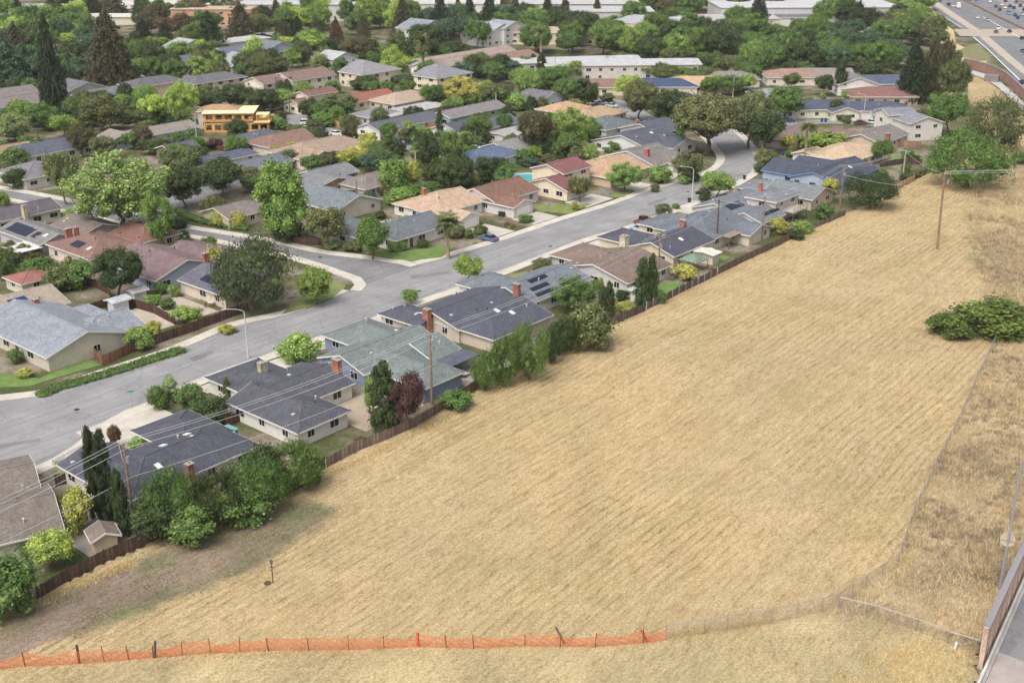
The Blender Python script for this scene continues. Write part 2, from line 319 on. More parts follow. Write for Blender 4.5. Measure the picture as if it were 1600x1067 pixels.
uvslab('patio', 126.3, 139, 117.3, 124, .06, 'concrete', lin(170, 162, 150), 'grey patio behind the blue house')
uvslab('patio', 106, 122, 176, 189, .05, 'concrete', lin(188, 174, 156), 'side yard paving behind the wooden fence')
uvslab('patio', 60, 66.5, 117, 128, .06, 'concrete', lin(150, 142, 132), 'side yard path beside the small shed')
LAWN = lin(124, 138, 76); LAWN2 = lin(108, 136, 66)
def lawn(pts, col, label): return slab('lawn', pxpoly(pts), 0, .14, 'lawn', col, label)
lawn([(583,401),(597,394),(640,392),(700,383),(712,386),(690,403),(645,408),(610,406)], LAWN2, 'bright curved lawn of the corner house')
lawn([(0,584),(0,606),(48,604),(100,588),(158,571),(140,563),(100,575),(62,592),(30,590)], LAWN2, 'lawn in front of the large grey roofed house')
lawn([(84,722),(112,717),(122,735),(96,750)], LAWN, 'small front lawn by the dark hipped roof')
lawn([(440,492),(462,470),(490,452),(525,440),(541,448),(520,466),(480,482)], LAWN, 'grassy corner island under the small tree')
lawn([(833,322),(925,319),(890,335),(838,330)], LAWN, 'lawn in front of the red roofed house')
lawn([(958,301),(990,297),(975,309),(955,309)], LAWN, 'lawn under the tree of the tan roofed house')
lawn([(1018,450),(1050,440),(1064,447),(1030,466)], LAWN2, 'vivid backyard lawn beside the tall cypresses')
lawn([(1110,409),(1130,399),(1142,404),(1118,415)], LAWN2, 'small backyard lawn beside the pale shed')
lawn([(1258,186),(1268,180),(1300,179),(1288,188)], LAWN2, 'round edged lawn by the silver car')
lawn([(1292,188),(1308,179),(1345,178),(1346,186),(1310,189)], LAWN2, 'second lawn of the court, by the low hedge')
lawn([(1390,252),(1394,241),(1436,240),(1440,254)], LAWN, 'back lawn beside the round green tree')
lawn([(775,440),(822,424),(829,429),(790,446)], LAWN, 'front lawn strip of the solar roofed house')
lawn([(908,150),(925,145),(963,148),(960,152)], LAWN2, 'distant lawn by the brown roofed house')
lawn([(305,463),(322,458),(350,466),(325,476)], LAWN, 'backyard lawn of the beige walled house')
lawn([(628,214),(660,208),(668,214),(636,218)], LAWN, 'verge lawn under the light wood fence')
# --- freeway, ramps and their markings
FZ = .3
slab('highway', pxpoly([(1452,-20),(1447,4),(1470,22),(1500,46),(1516,58),(1545,80),(1572,108),(1600,138),(1640,175),(1760,175),(1760,-20)]), 0, FZ, 'asphalt_dark', None, 'wide grey freeway at the upper right')
def strip(name, pts, w_px, z, mat, col, label):
    L = smooth_line(pxpoly(pts, z), 6); return ribbon(name, L, -w_px/2, w_px/2, z-.02, z, mat, col, label)
slab('highway_shoulder', pxpoly([(1452,4),(1466,4),(1526,44),(1533,48),(1565,75),(1600,105),(1640,140),(1640,152),(1600,117),(1560,84),(1524,52)], FZ), FZ, FZ+.02, 'concrete', lin(188, 174, 156), 'pale concrete gore strip between the lanes')
slab('bridge_deck', pxpoly([(1490,46),(1640,46),(1640,57),(1500,57)], FZ), FZ, FZ+.03, 'concrete', lin(182, 166, 150), 'pale concrete bridge deck crossing the freeway')
for pts, wd, lab in (([(1521,58),(1545,79),(1570,103),(1596,128),(1625,158)], .55, 'white edge line of the near lane'), ([(1468,22),(1490,36),(1503,43)], .4, 'white line beside the pale strip'), ([(1536,27),(1560,40),(1600,63),(1640,90)], .5, 'white line of the far lanes')):
    strip('road_marking', pts, wd, FZ+.05, 'white', None, lab)
slab('road', pxpoly([(1555,0),(1700,75),(1700,-10),(1600,-20),(1560,-10)], FZ), FZ, FZ+.02, 'asphalt', None, 'opposite carriageway beyond the divider')
# ramp loop
rl = smooth_line(pxpoly([(1300,72),(1270,71),(1240,64),(1224,54),(1232,46),(1260,41),(1300,39),(1340,38)]), 5)
ribbon('ramp_road', rl, -3, 3, 0, .06, 'concrete', lin(150, 146, 142), 'curved ramp road around the dry grass')
for pts, lab in (([(1238,58),(1250,48),(1300,42),(1390,44),(1392,62),(1340,66),(1290,68),(1255,66)], 'dry grass inside the curved ramp'),
                 ([(1436,35),(1448,8),(1456,10),(1466,30),(1490,48),(1494,68),(1545,95),(1530,104),(1500,98),(1470,80),(1460,62),(1450,45)], 'dry grass slope beside the freeway'), ([(1190,46),(1240,40),(1222,52),(1215,62),(1195,62)], 'dry verge left of the ramp')):
    sheet('dry_verge', pxpoly(pts), .03, 'soil', lin(206, 184, 134), lab)
sheet('dry_verge', pxpoly([(1500,78),(1520,70),(1542,82),(1549,96),(1530,96),(1505,90)]), .05, 'lawn', lin(132, 130, 88), 'green weedy patch beside the near lane')
slab('pavement_strip', pxpoly([(1507,107),(1525,112),(1545,118),(1565,130),(1590,152),(1640,200),(1640,212),(1588,164),(1560,137),(1540,124),(1520,117),(1506,112)]), 0, .12, 'concrete', lin(190, 188, 186), 'pale concrete strip at the foot of the sound wall')
# far paved lots and big plain grounds at the top
for pts, c, lab in (([(-40,22),(230,26),(240,34),(-40,40)], (200,196,190), 'pale industrial lot at the top left'), ([(395,52),(440,50),(440,66),(398,70)], (150,150,152), 'car park behind the lime tree'), ([(515,20),(650,14),(650,24),(520,30)], (168,166,164), 'paved lot between the far trees'), ([(640,128),(760,120),(780,134),(650,140)], (178,174,168), 'pale paved court by the yellow green tree'), ([(250,120),(300,112),(310,122),(258,130)], (140,140,144), 'parking court behind the apartments')):
    sheet('paved_lot', pxpoly(pts), .03, 'concrete', lin(*c), lab)
# --- the mown field
FIELD = [(-250,1065),(-60,975),(60,928),(210,856),(330,803),(510,723),(600,681),(690,634),(760,602),(960,506),(1040,465),(1240,370),(1330,329),(1400,297),(1445,272),(1500,256),(1522,215),(1512,170),(1506,118),(1520,119),(1545,128),(1560,140),(1590,168),(1700,270),(1720,420),(1765,650),(1610,870),(1540,1020),(1520,1180),(-250,1180)]
ROUGH = [(1310,958),(1350,925),(1403,890),(1428,810),(1460,738),(1490,685),(1522,612),(1550,555),(1566,530),(1540,470),(1520,400),(1505,330),(1530,280),(1570,230),(1720,240),(1820,520),(1900,1250),(1480,1250),(1540,1015),(1430,985)]
DIRT = [(-160,1075),(-60,1030),(0,985),(60,945),(215,880),(400,806),(470,780),(505,786),(520,800),(500,822),(462,842),(400,890),(300,930),(150,985),(60,1012),(-60,1070)]
GREEN = [[(195,892),(240,870),(300,858),(290,876),(215,902)],[(438,798),(500,782),(505,800),(460,832),(444,815)],[(120,984),(330,904),(450,850),(460,856),(340,912),(140,990)],[(330,835),(380,820),(400,830),(345,846)],[(1520,330),(1545,300),(1540,360),(1520,400)],[(1510,390),(1535,400),(1530,420),(1512,415)]]
def vnoise(x, y, sc, seed=0):
    x = np.asarray(x)*sc+seed*17.3; y = np.asarray(y)*sc+seed*7.7; xi = np.floor(x).astype(np.int64); yi = np.floor(y).astype(np.int64); fx = x-xi; fy = y-yi
    h = lambda a, b: (((a*73856093) ^ (b*19349663) ^ (seed*83492791)) * 2654435761 % 4294967296)/4294967296.0
    fx = fx*fx*(3-2*fx); fy = fy*fy*(3-2*fy)
    return (h(xi,yi)*(1-fx)+h(xi+1,yi)*fx)*(1-fy)+(h(xi,yi+1)*(1-fx)+h(xi+1,yi+1)*fx)*fy
def inpoly(x, y, poly):
    x = np.asarray(x); y = np.asarray(y); c = np.zeros(x.shape, bool); n = len(poly); j = n-1
    for i in range(n):
        xi, yi = poly[i]; xj, yj = poly[j]
        with np.errstate(divide='ignore', invalid='ignore'):
            c ^= ((yi > y) != (yj > y)) & (x < (xj-xi)*(y-yi)/(yj-yi+1e-12)+xi)
        j = i
    return c
def soft(x, y, poly, wob, seed):
    t = np.zeros(np.shape(x))
    for k in range(6):
        t += inpoly(x+(vnoise(x,y,.25,seed+k)-.5)*wob*1.4+(vnoise(x,y,.9,seed+k+9)-.5)*wob*.8, y+(vnoise(x,y,.25,seed+k+20)-.5)*wob*1.4+(vnoise(x,y,.9,seed+k+29)-.5)*wob*.8, poly)
    return t/6
FW, RW, DW, GW = pxpoly(FIELD), pxpoly(ROUGH), pxpoly(DIRT), [pxpoly(g) for g in GREEN]
FRONT = pxpoly([(-200,1060),(0,1046),(240,1032),(655,1017),(1000,1010),(1200,982),(1310,958),(1440,990),(1540,1025),(1500,1250),(-250,1250)])
def field_z(x, y): return .05+.28*vnoise(x, y, .045, 3)+.10*vnoise(x, y, .3, 4)
def make_field():
    xs = np.arange(-75, 215, .9); ys = np.arange(84, 500, .9); X, Y = np.meshgrid(xs, ys); keep = inpoly(X, Y, FW)
    Z = field_z(X, Y); idx = -np.ones(X.shape, int); ok = keep
    cell = ok[:-1,:-1]&ok[1:,:-1]&ok[:-1,1:]&ok[1:,1:]; use = np.zeros(X.shape, bool); use[:-1,:-1] |= cell; use[1:,:-1] |= cell; use[:-1,1:] |= cell; use[1:,1:] |= cell
    idx[use] = np.arange(use.sum()); V = np.stack([X[use], Y[use], Z[use]], 1)
    Fq = np.stack([idx[:-1,:-1][cell], idx[:-1,1:][cell], idx[1:,1:][cell], idx[1:,:-1][cell]], 1)
    me = qmesh('mown_field', V, Fq, 'dry_field', smooth=True)
    x, y = V[:,0], V[:,1]; dirt = np.clip(soft(x,y,DW,1.8,40)*1.2, 0, 1); rough = soft(x,y,RW,3,60); gr = np.zeros(len(x))
    for k, g in enumerate(GW): gr = np.maximum(gr, soft(x,y,g,2.6,80+k))
    n1 = vnoise(x,y,.06,5)[:,None]; n2 = vnoise(x,y,.22,6)[:,None]
    straw = np.array(lin(190,165,120)[:3])*(1-n1)+np.array(lin(184,162,121)[:3])*n1; straw = straw*(.93+.14*n2)
    pale = np.clip((vnoise(x,y,.05,11)-.6)*4, 0, .35)[:,None]; straw = straw*(1-pale)+np.array(lin(184,162,124)[:3])*pale
    gs = np.clip((vnoise(x,y,.08,15)*.6+vnoise(x,y,.5,16)*.4-.62)*4, 0, .3)[:,None]; straw = straw*(1-gs)+np.array(lin(164,152,100)[:3])*gs
    dc = np.array(lin(140,122,106)[:3])*(.8+.4*n2); c = straw*(1-dirt[:,None])+dc*dirt[:,None]
    gd = (dirt*np.clip((vnoise(x,y,.18,9)-.6)*5, 0, .22))[:,None]; c = c*(1-gd)+np.array(lin(130,128,86)[:3])*gd
    fr = soft(x,y,FRONT,2,300)[:,None]; c = c*(1-fr)+np.array(lin(186,168,124)[:3])*(.82+.34*n2)*fr
    rc = np.array(lin(178,158,124)[:3])*(.72+.5*n2)*(1-.35*np.clip((vnoise(x,y,.12,7)[:,None]-.5)*3,0,1)); c = c*(1-rough[:,None])+rc*rough[:,None]
    g3 = (gr*(.05+.6*vnoise(x,y,.5,77)))[:,None]; c = c*(1-g3)+np.array(lin(104,126,62)[:3])*g3
    at = me.attributes.new('Col', 'FLOAT_COLOR', 'POINT'); at.data.foreach_set('color', np.concatenate([c, np.ones((len(c),1))],1).astype(np.float32).ravel())
    ra = me.attributes.new('rows', 'FLOAT', 'POINT'); ra.data.foreach_set('value', ((1-dirt)*(1-rough)*(1-.6*gr)*(1-.85*soft(x,y,FRONT,2,300))).astype(np.float32))
    return struct(link('mown_field', me), 'large dry straw coloured field mown in long rows')
def qmesh(name, V, Fq, mat, smooth=False):
    me = bpy.data.meshes.new(name); k = Fq.shape[1]; me.vertices.add(len(V)); me.vertices.foreach_set('co', np.asarray(V, np.float32).ravel())
    me.loops.add(Fq.size); me.loops.foreach_set('vertex_index', Fq.astype(np.int32).ravel()); me.polygons.add(len(Fq))
    me.polygons.foreach_set('loop_start', np.arange(0, Fq.size, k, dtype=np.int32)); me.polygons.foreach_set('loop_total', np.full(len(Fq), k, np.int32))
    if smooth: me.polygons.foreach_set('use_smooth', np.ones(len(Fq), bool))
    me.update(calc_edges=True); me.validate()
    if mat: me.materials.append(MATS[mat])
    return me
make_field()
# --- loose dry grass: blades standing on the field
def blades(P, hgt, wid, lean, seed):
    g = np.random.default_rng(seed); n = len(P); a = g.uniform(0, 2*np.pi, n); t = np.stack([np.cos(a), np.sin(a), np.zeros(n)], 1)
    l = g.normal(0, 1, (n,3))*lean; l[:,2] = 1; l /= np.linalg.norm(l, axis=1)[:,None]; h = (hgt*g.uniform(.5, 1.3, n))[:,None] if np.isscalar(hgt) else (hgt*g.uniform(.6,1.25,n))[:,None]
    A = P-t*(wid/2); B = P+t*(wid/2); C = P+l*h; V = np.stack([A,B,C],1).reshape(-1,3); return V, np.arange(3*n).reshape(-1,3)
def sample(poly, n, seed, notin=()):
    g = np.random.default_rng(seed); px = np.array(poly); x = g.uniform(px[:,0].min(), px[:,0].max(), n*3); y = g.uniform(px[:,1].min(), px[:,1].max(), n*3)
    k = inpoly(x,y,poly)
    for q in notin: k &= ~inpoly(x,y,q)
    x, y = x[k][:n], y[k][:n]; return x, y
near = pxpoly([(-60,1180),(-60,1010),(60,985),(330,905),(560,770),(900,600),(1250,480),(1500,480),(1560,560),(1400,880),(1300,960),(1540,1030),(1500,1180)])
x, y = sample(near, 260000, 1, [DW]+GW)
uu = x*SA+y*CA; vv = -x*CA+y*SA; wv = vv+(vnoise(x,y,.03,31)-.5)*9; k = nr.random(len(x)) < (.25+.75*(np.sin(wv*2*np.pi/1.7) > .1)); x, y = x[k], y[k]
V, Fq = blades(np.stack([x,y,field_z(x,y)-.02],1), .19, .075, 1.3, 2)
o = link('stubble', qmesh('stubble', V, Fq, 'dry_leaf'), None, scol(lin(214,190,142), 1)); tag(o, 'short straw stubble lying in mown rows on the field', 'dry grass', kind='stuff')
WLINE = (G(1531,1043), G(1600,889))
def left_of_wall(x, y):
    a, c = WLINE; return (c.x-a.x)*(y-a.y)-(c.y-a.y)*(x-a.x) > 1.2*(c-a).length
def tufts(x, y, nb, hgt, wid, lean, spread, seed):
    g = np.random.default_rng(seed); n = len(x); X = np.repeat(x, nb)+g.normal(0, spread, n*nb); Y = np.repeat(y, nb)+g.normal(0, spread, n*nb); hh = np.repeat(hgt*g.uniform(.55,1.35,n), nb)
    k = left_of_wall(X, Y); X, Y, hh = X[k], Y[k], hh[k]; return blades(np.stack([X,Y,field_z(X,Y)-.03],1), hh, wid, lean, seed+1)
rx, ry = sample(RW, 17000, 3); V, Fq = tufts(rx, ry, 17, .8, .075, .55, .26, 4)
o = link('tall_dry_grass', qmesh('tall_dry_grass', V, Fq, 'dry_leaf'), None, lin(224,203,166)); tag(o, 'tall golden unmown grass beyond the chain link fence', 'dry grass', kind='stuff')
x2, y2 = sample(RW, 15000, 5); cl = .6*vnoise(x2,y2,.14,22)+.4*vnoise(x2,y2,.5,24); k = cl > .55; V, Fq = tufts(x2[k], y2[k], 15, .85, .07, .6, .25, 6)
o = link('weathered_brush', qmesh('weathered_brush', V, Fq, 'dry_leaf'), None, lin(168,152,134)); tag(o, 'grey brown dead brush among the tall dry grass', 'brush', kind='stuff')
MOUND = pxpoly([(1300,1100),(1370,1040),(1400,1015),(1440,1000),(1490,1008),(1535,1045),(1505,1130)])
x3, y3 = sample([(MOUND[0][0]-8,MOUND[0][1]-6),(70,90),(70,112),(MOUND[0][0]-8,112)], 14000, 7); k = nr.random(len(x3)) < soft(x3,y3,MOUND,5,200)*.55; x3, y3 = x3[k], y3[k]; V, Fq = tufts(x3, y3, 14, .5, .045, .7, .22, 8)
o = link('grass_mound', qmesh('grass_mound', V, Fq, 'dry_leaf'), None, lin(240,216,164)); tag(o, 'thick golden grass mound in front of the sound wall', 'dry grass', kind='stuff')
EDGE = []; 
for a, b in (((520,742),(700,655)),((760,622),(960,525)),((1000,498),(1240,385)),((60,945),(210,880)),((1240,385),(1400,310)),((1040,1000),(1300,955)),((0,1040),(1040,1005))):
    n = 2200; t = nr.random(n); A, B = G(*a), G(*b); px_ = A.x+(B.x-A.x)*t+nr.normal(0,.55,n); py_ = A.y+(B.y-A.y)*t+nr.normal(0,.55,n); kk = vnoise(px_,py_,.2,33) > .42; EDGE.append(np.stack([px_[kk],py_[kk],field_z(px_[kk],py_[kk])],1))
V, Fq = blades(np.concatenate(EDGE), .38, .07, .8, 9)
o = link('fence_weeds', qmesh('fence_weeds', V, Fq, 'dry_leaf'), None, lin(222,198,148)); tag(o, 'straggling dry weeds along the foot of the fences', 'dry grass', kind='stuff')
GP = []
gx_ = nr.uniform(-62, 30, 90000); gy_ = nr.uniform(95, 160, 90000); gw_ = np.zeros(len(gx_))
for k_, g in enumerate(GW): gw_ = np.maximum(gw_, soft(gx_, gy_, g, 3.4, 80+k_))
gw_ = np.maximum(gw_*(vnoise(gx_,gy_,.45,35)*1.3), soft(gx_,gy_,DW,3,41)*np.clip((vnoise(gx_,gy_,.3,36)-.62)*3,0,.8)); kk = nr.random(len(gx_)) < gw_*1.3
GP.append(np.stack([gx_[kk],gy_[kk],field_z(gx_[kk],gy_[kk])],1))
V, Fq = blades(np.concatenate(GP), .26, .11, 1.0, 10)
o = link('green_weeds', qmesh('green_weeds', V, Fq, 'leaf'), None, lin(116,134,72)); tag(o, 'patches of low green weeds beside the dirt track', 'weeds', kind='stuff')
# ================================================================ VEGETATION
ICO = None
def ico(sub=1):
    bm = bmesh.new(); bmesh.ops.create_icosphere(bm, subdivisions=sub, radius=1); v = np.array([q.co[:] for q in bm.verts]); f = np.array([[q.index for q in a.verts] for a in bm.faces]); bm.free(); return v, f
ICO1 = ico(1); ICO2 = ico(2)
def unit(a): return a/np.maximum(np.linalg.norm(a, axis=-1, keepdims=True), 1e-6)
def leaves(g, C, Rd, n, size, up=.35, rnd=.55, elong=.6, squash=1.0, droop=0):
    """n leaf clusters on the skin of every clump: centres C, radii Rd"""
    n = int(n*1.75); size = size*.80; m = len(C); d = unit(g.normal(0,1,(m,n,3))); d[...,2] = np.where(d[...,2] < -.45, -d[...,2], d[...,2])
    r = np.where(g.random((m,n,1)) < .72, g.uniform(.72, 1.1, (m,n,1)), g.uniform(1.05, 1.5, (m,n,1)))*(1+.16*np.sin(d[...,:1]*9+g.uniform(0,6,(m,1,1)))); s = np.array([1,1,squash])
    p = (C[:,None,:]+d*r*Rd[:,None,None]*s).reshape(-1,3); nrm = unit(d.reshape(-1,3)+np.array([0,0,up])+g.normal(0,rnd,(m*n,3)))
    t = unit(np.cross(nrm, g.normal(0,1,nrm.shape)))
    if droop: t = unit(t*(1-droop)+np.array([0,0,-1.0])*droop)
    b = np.cross(nrm, t); sz = (size*g.uniform(.65,1.4,(m*n,1)))
    V = np.stack([p-t*sz, p-b*sz*elong, p+t*sz, p+b*sz*elong],1).reshape(-1,3); return V, np.arange(4*m*n).reshape(-1,4)
def cores(g, C, Rd, k, squash=1.0):
    v, f = ICO1; Vs = []; Fs = []
    for i, (c, r) in enumerate(zip(C, Rd)):
        q = v*(1+g.uniform(-.18,.18,(len(v),1))); Vs.append(c+q*r*k*np.array([1,1,squash])); Fs.append(f+i*len(v))
    return np.concatenate(Vs), np.concatenate(Fs)
def crown_mesh(name, parts, mat='leaf'):
    """parts: list of (V, F) with quads or triangles; all become one mesh"""
    me = bpy.data.meshes.new(name); V = []; L = []; ls = []; o = 0; c = 0
    for v, f in parts:
        V.append(v); L.append((f+o).ravel()); ls.append(np.full(len(f), f.shape[1])); o += len(v)
    V = np.concatenate(V); L = np.concatenate(L).astype(np.int32); tot = np.concatenate(ls).astype(np.int32); st = np.concatenate([[0], np.cumsum(tot)[:-1]]).astype(np.int32)
    me.vertices.add(len(V)); me.vertices.foreach_set('co', V.astype(np.float32).ravel()); me.loops.add(len(L)); me.loops.foreach_set('vertex_index', L)
    me.polygons.add(len(tot)); me.polygons.foreach_set('loop_start', st); me.polygons.foreach_set('loop_total', tot); me.update(calc_edges=True); me.materials.append(MATS[mat]); return me
def scatter_clumps(g, n, rx, rz, zc, rmin, rmax, hollow=.35, flat=0):
    """clump centres through an ellipsoid (width 2rx, height 2rz)"""
    C = []; Rd = []
    while len(C) < n:
        d = unit(g.normal(0,1,3)); q = g.uniform(hollow, 1)**.6; r = g.uniform(rmin, rmax)
        x = d*q*np.array([rx-r*.6, rx-r*.6, rz-r*.6]); x[2] += zc
        if flat and x[2] < zc-rz*flat: continue
        C.append(x); Rd.append(r*(1.1-.25*q))
    return np.array(C), np.array(Rd)
def trunk_mesh(g, h, r, limbs, spread, top, lean=.03):
    mb = MB(); p = Vector((0,0,-.02)); rr = r; pts = [p]
    for i in range(3): q = Vector((g.normal(0,lean), g.normal(0,lean), h*(i+1)/3)); r2 = rr*.8; mb.tube(p, q, rr*(1.35 if i == 0 else 1), r2, 7, False); p = q; rr = r2
    for i in range(limbs):
        a = 2*math.pi*i/limbs+g.uniform(-.4,.4); e = Vector((math.cos(a)*spread*g.uniform(.5,1), math.sin(a)*spread*g.uniform(.5,1), g.uniform(h+.1*(top-h), top))); m = p.lerp(e, .5)+Vector((0,0,.06))
        mb.tube(p-Vector((0,0,.03)), m, rr*.75, rr*.45, 5, False); mb.tube(m, e, rr*.45, rr*.12, 5, False)
    return mb.mesh('trunk', 'bark')
PROTO = {}
def proto(kind, seed):
    """unit tree: width 1, height 1, base at 0"""
    key = (kind, seed)
    if key in PROTO: return PROTO[key]
    g = np.random.default_rng(1000*seed+sum(map(ord, kind))); tr = None
    if kind == 'oak':
        C, Rd = scatter_clumps(g, 70, .5, .40, .60, .085, .15, .5); cm = crown_mesh('crown', [leaves(g, C, Rd, 120, .0185), cores(g, C, Rd, .74)]); tr = trunk_mesh(g, .3, .032, 6, .3, .75)
    elif kind == 'round':
        C, Rd = scatter_clumps(g, 42, .5, .41, .58, .10, .175, .4); cm = crown_mesh('crown', [leaves(g, C, Rd, 110, .025), cores(g, C, Rd, .72)]); tr = trunk_mesh(g, .28, .028, 5, .25, .7)
    elif kind == 'umbrella':
        C, Rd = scatter_clumps(g, 96, .52, .37, .62, .085, .14, .45, .85); cm = crown_mesh('crown', [leaves(g, C, Rd, 120, .02), cores(g, C, Rd, .72)]); tr = trunk_mesh(g, .42, .036, 7, .36, .78)
    elif kind == 'airy':
        C, Rd = scatter_clumps(g, 96, .52, .44, .56, .055, .115, .3); cm = crown_mesh('crown', [leaves(g, C, Rd, 95, .0165, .3, .8), cores(g, C, Rd, .55)]); tr = trunk_mesh(g, .25, .03, 9, .4, .92)
    elif kind == 'tall':
        C, Rd = scatter_clumps(g, 52, .47, .46, .53, .09, .15, .4); w_ = 1-.5*np.clip((C[:,2]-.5)/.5, 0, 1)**1.3; C[:,:2] *= w_[:,None]; cm = crown_mesh('crown', [leaves(g, C, Rd, 110, .021), cores(g, C, Rd, .72)]); tr = trunk_mesh(g, .22, .026, 5, .2, .8)
    elif kind == 'shrub':
        C, Rd = scatter_clumps(g, 26, .5, .52, .46, .13, .22, .4); C[:,2] = np.maximum(C[:,2], .12); cm = crown_mesh('foliage', [leaves(g, C, Rd, 90, .036, .4, .6), cores(g, C, Rd, .78)])
    elif kind == 'ball':
        C = np.array([[0,0,.5]]); Rd = np.array([.47]); cm = crown_mesh('foliage', [leaves(g, C, Rd, 1300, .045, .2, .4), cores(g, C, Rd, .9)])
    elif kind == 'pepper':
        C, Rd = scatter_clumps(g, 60, .5, .50, .50, .09, .16, .5); C[:,2] = np.maximum(C[:,2], .1); cm = crown_mesh('crown', [leaves(g, C, Rd, 120, .024, .1, .5, .35, 1.25, .6), cores(g, C, Rd, .42, 1.0)]); tr = trunk_mesh(g, .25, .03, 5, .3, .7)
    elif kind in ('conifer', 'deodar'):
        parts = []; C = []; Rd = []; lv = 26 if kind == 'conifer' else 20; wide = .5
        for i in range(lv):
            t = i/(lv-1); z = .08+.90*t; rad = wide*((1-t)**(.58 if kind == 'conifer' else .75))*g.uniform(.78,1.1)+.025; nb = max(3, int(12*(1-t)+3))
            for k in range(nb):
                a = 2*math.pi*(k+g.random())/nb
                for s in (.35, .68, 1.0):
                    q = rad*s*g.uniform(.85,1.08); C.append((q*math.cos(a), q*math.sin(a), z-.05*s*s+g.normal(0,.008))); Rd.append(.05*(1.15-.45*s)*(1-.45*t)+.012)
        C = np.array(C); Rd = np.array(Rd); cm = crown_mesh('crown', [leaves(g, C, Rd, 16, .021, .3, .6, .45, .75, .25), cores(g, C[::2], Rd[::2], .8, .7)])
        mb = MB(); mb.tube((0,0,-.02), (0,0,.95), .028, .005, 7, False); tr = mb.mesh('trunk', 'bark')
    elif kind == 'cypress':
        C = []; Rd = []
        for i in range(70):
            t = g.uniform(.03, .97); rad = .5*(math.sin(math.pi*min(1, t*.62+.30)))**.7*(1-.45*max(0, t-.75)/.25); a = g.uniform(0, 2*math.pi); q = rad*g.uniform(.4,.85); C.append((q*math.cos(a), q*math.sin(a), t)); Rd.append(.21*(1.1-.5*t))
        C = np.array(C); Rd = np.array(Rd); V, Fq = leaves(g, C, Rd, 46, .055, .5, .35, .35, .42, 0); V2, F2 = cores(g, C, Rd, .72, .4); cm = crown_mesh('crown', [(V, Fq), (V2, F2)])
        mb = MB(); mb.tube((0,0,-.02), (0,0,.3), .06, .04, 7, False); tr = mb.mesh('trunk', 'bark')
    elif kind in ('palm', 'fanpalm'):
        V = []; Fq = []; skirt = kind == 'fanpalm'; zt = .76 if skirt else .84
        def frond(a, el, ln, wd, bend):
            d = np.array([math.cos(a), math.sin(a), 0]); s = np.array([-math.sin(a), math.cos(a), 0]); p = np.array([0,0,0.]); e = el
            for j in range(9):
                st = ln/9; q = p+(d*math.cos(e)+np.array([0,0,1])*math.sin(e))*st; e -= bend
                for sg in (-1,1):
                    o_ = len(V); b_ = p+(q-p)*.5; tip = b_+s*sg*wd*(math.sin(math.pi*(j+1.2)/10.5))+(q-p)*1.1-np.array([0,0,wd*.3]); V.extend([p, q, tip]); Fq.append((o_, o_+1, o_+2))
                p = q
        nf = 60 if skirt else 40
        for i in range(nf): frond(g.uniform(0,6.28), g.uniform(-.5,1.4) if skirt else g.uniform(-.2,1.2), g.uniform(.40,.56), .17 if skirt else .15, .12 if skirt else .15)
        V = np.array(V, float); V[:,2] *= (.55 if skirt else .40); V[:,2] += zt
        cm = crown_mesh('crown', [(V, np.array(Fq))]); mb = MB(); r_ = .055 if skirt else .038
        for i in range(6): z0 = zt*i/6; z1 = zt*(i+1)/6; mb.tube((0,0,z0), (0,0,z1), r_*(1.25-.1*i), r_*(1.15-.1*i), 8, False)
        if skirt:
            for k in range(70):
                a = g.uniform(0,6.28); z0 = g.uniform(.45,.76); ln = g.uniform(.14,.22); rr = g.uniform(.10,.26)*(z0/.76); mb.add([(.05*math.cos(a-.3),.05*math.sin(a-.3),z0),(.05*math.cos(a+.3),.05*math.sin(a+.3),z0),(rr*math.cos(a),rr*math.sin(a),z0-ln)],[(0,1,2)])
        tr = mb.mesh('trunk', 'bark')
    PROTO[key] = (cm, tr); return PROTO[key]
PAL = {'dk': (66,82,46), 'ol': (98,106,66), 'md': (88,116,56), 'lg': (116,144,66), 'lm': (146,170,70), 'ye': (158,158,72), 'bl': (72,98,74), 'rd': (98,78,60), 'pp': (82,58,62), 'gr': (134,150,102), 'vd': (54,68,46), 'br': (86,84,60), 'sy': (124,148,86), 'do': (86,96,64), 'bu': (90,106,46)}
CN = {'dk': 'dark green', 'ol': 'olive green', 'md': 'mid green', 'lg': 'fresh green', 'lm': 'lime green', 'ye': 'yellow green', 'bl': 'blue green', 'rd': 'rust brown', 'pp': 'purple leaved', 'gr': 'grey green', 'vd': 'very dark green', 'br': 'brownish green', 'sy': 'pale green', 'do': 'dark olive', 'bu': 'mossy green'}
KN = {'oak': ('broad_tree', 'broad tree'), 'round': ('round_tree', 'round tree'), 'umbrella': ('spreading_tree', 'spreading tree'), 'airy': ('loose_tree', 'open crowned tree'), 'tall': ('upright_tree', 'upright tree'), 'shrub': ('shrub', 'shrub'), 'ball': ('clipped_shrub', 'clipped shrub'), 'pepper': ('weeping_tree', 'bushy tree'), 'conifer': ('conifer_tree', 'conifer'), 'deodar': ('cedar_tree', 'layered conifer'), 'cypress': ('cypress_tree', 'column cypress'), 'palm': ('palm_tree', 'tall palm'), 'fanpalm': ('fan_palm_tree', 'skirted palm')}
LEAF_GAIN = 1.42
NT = [0]
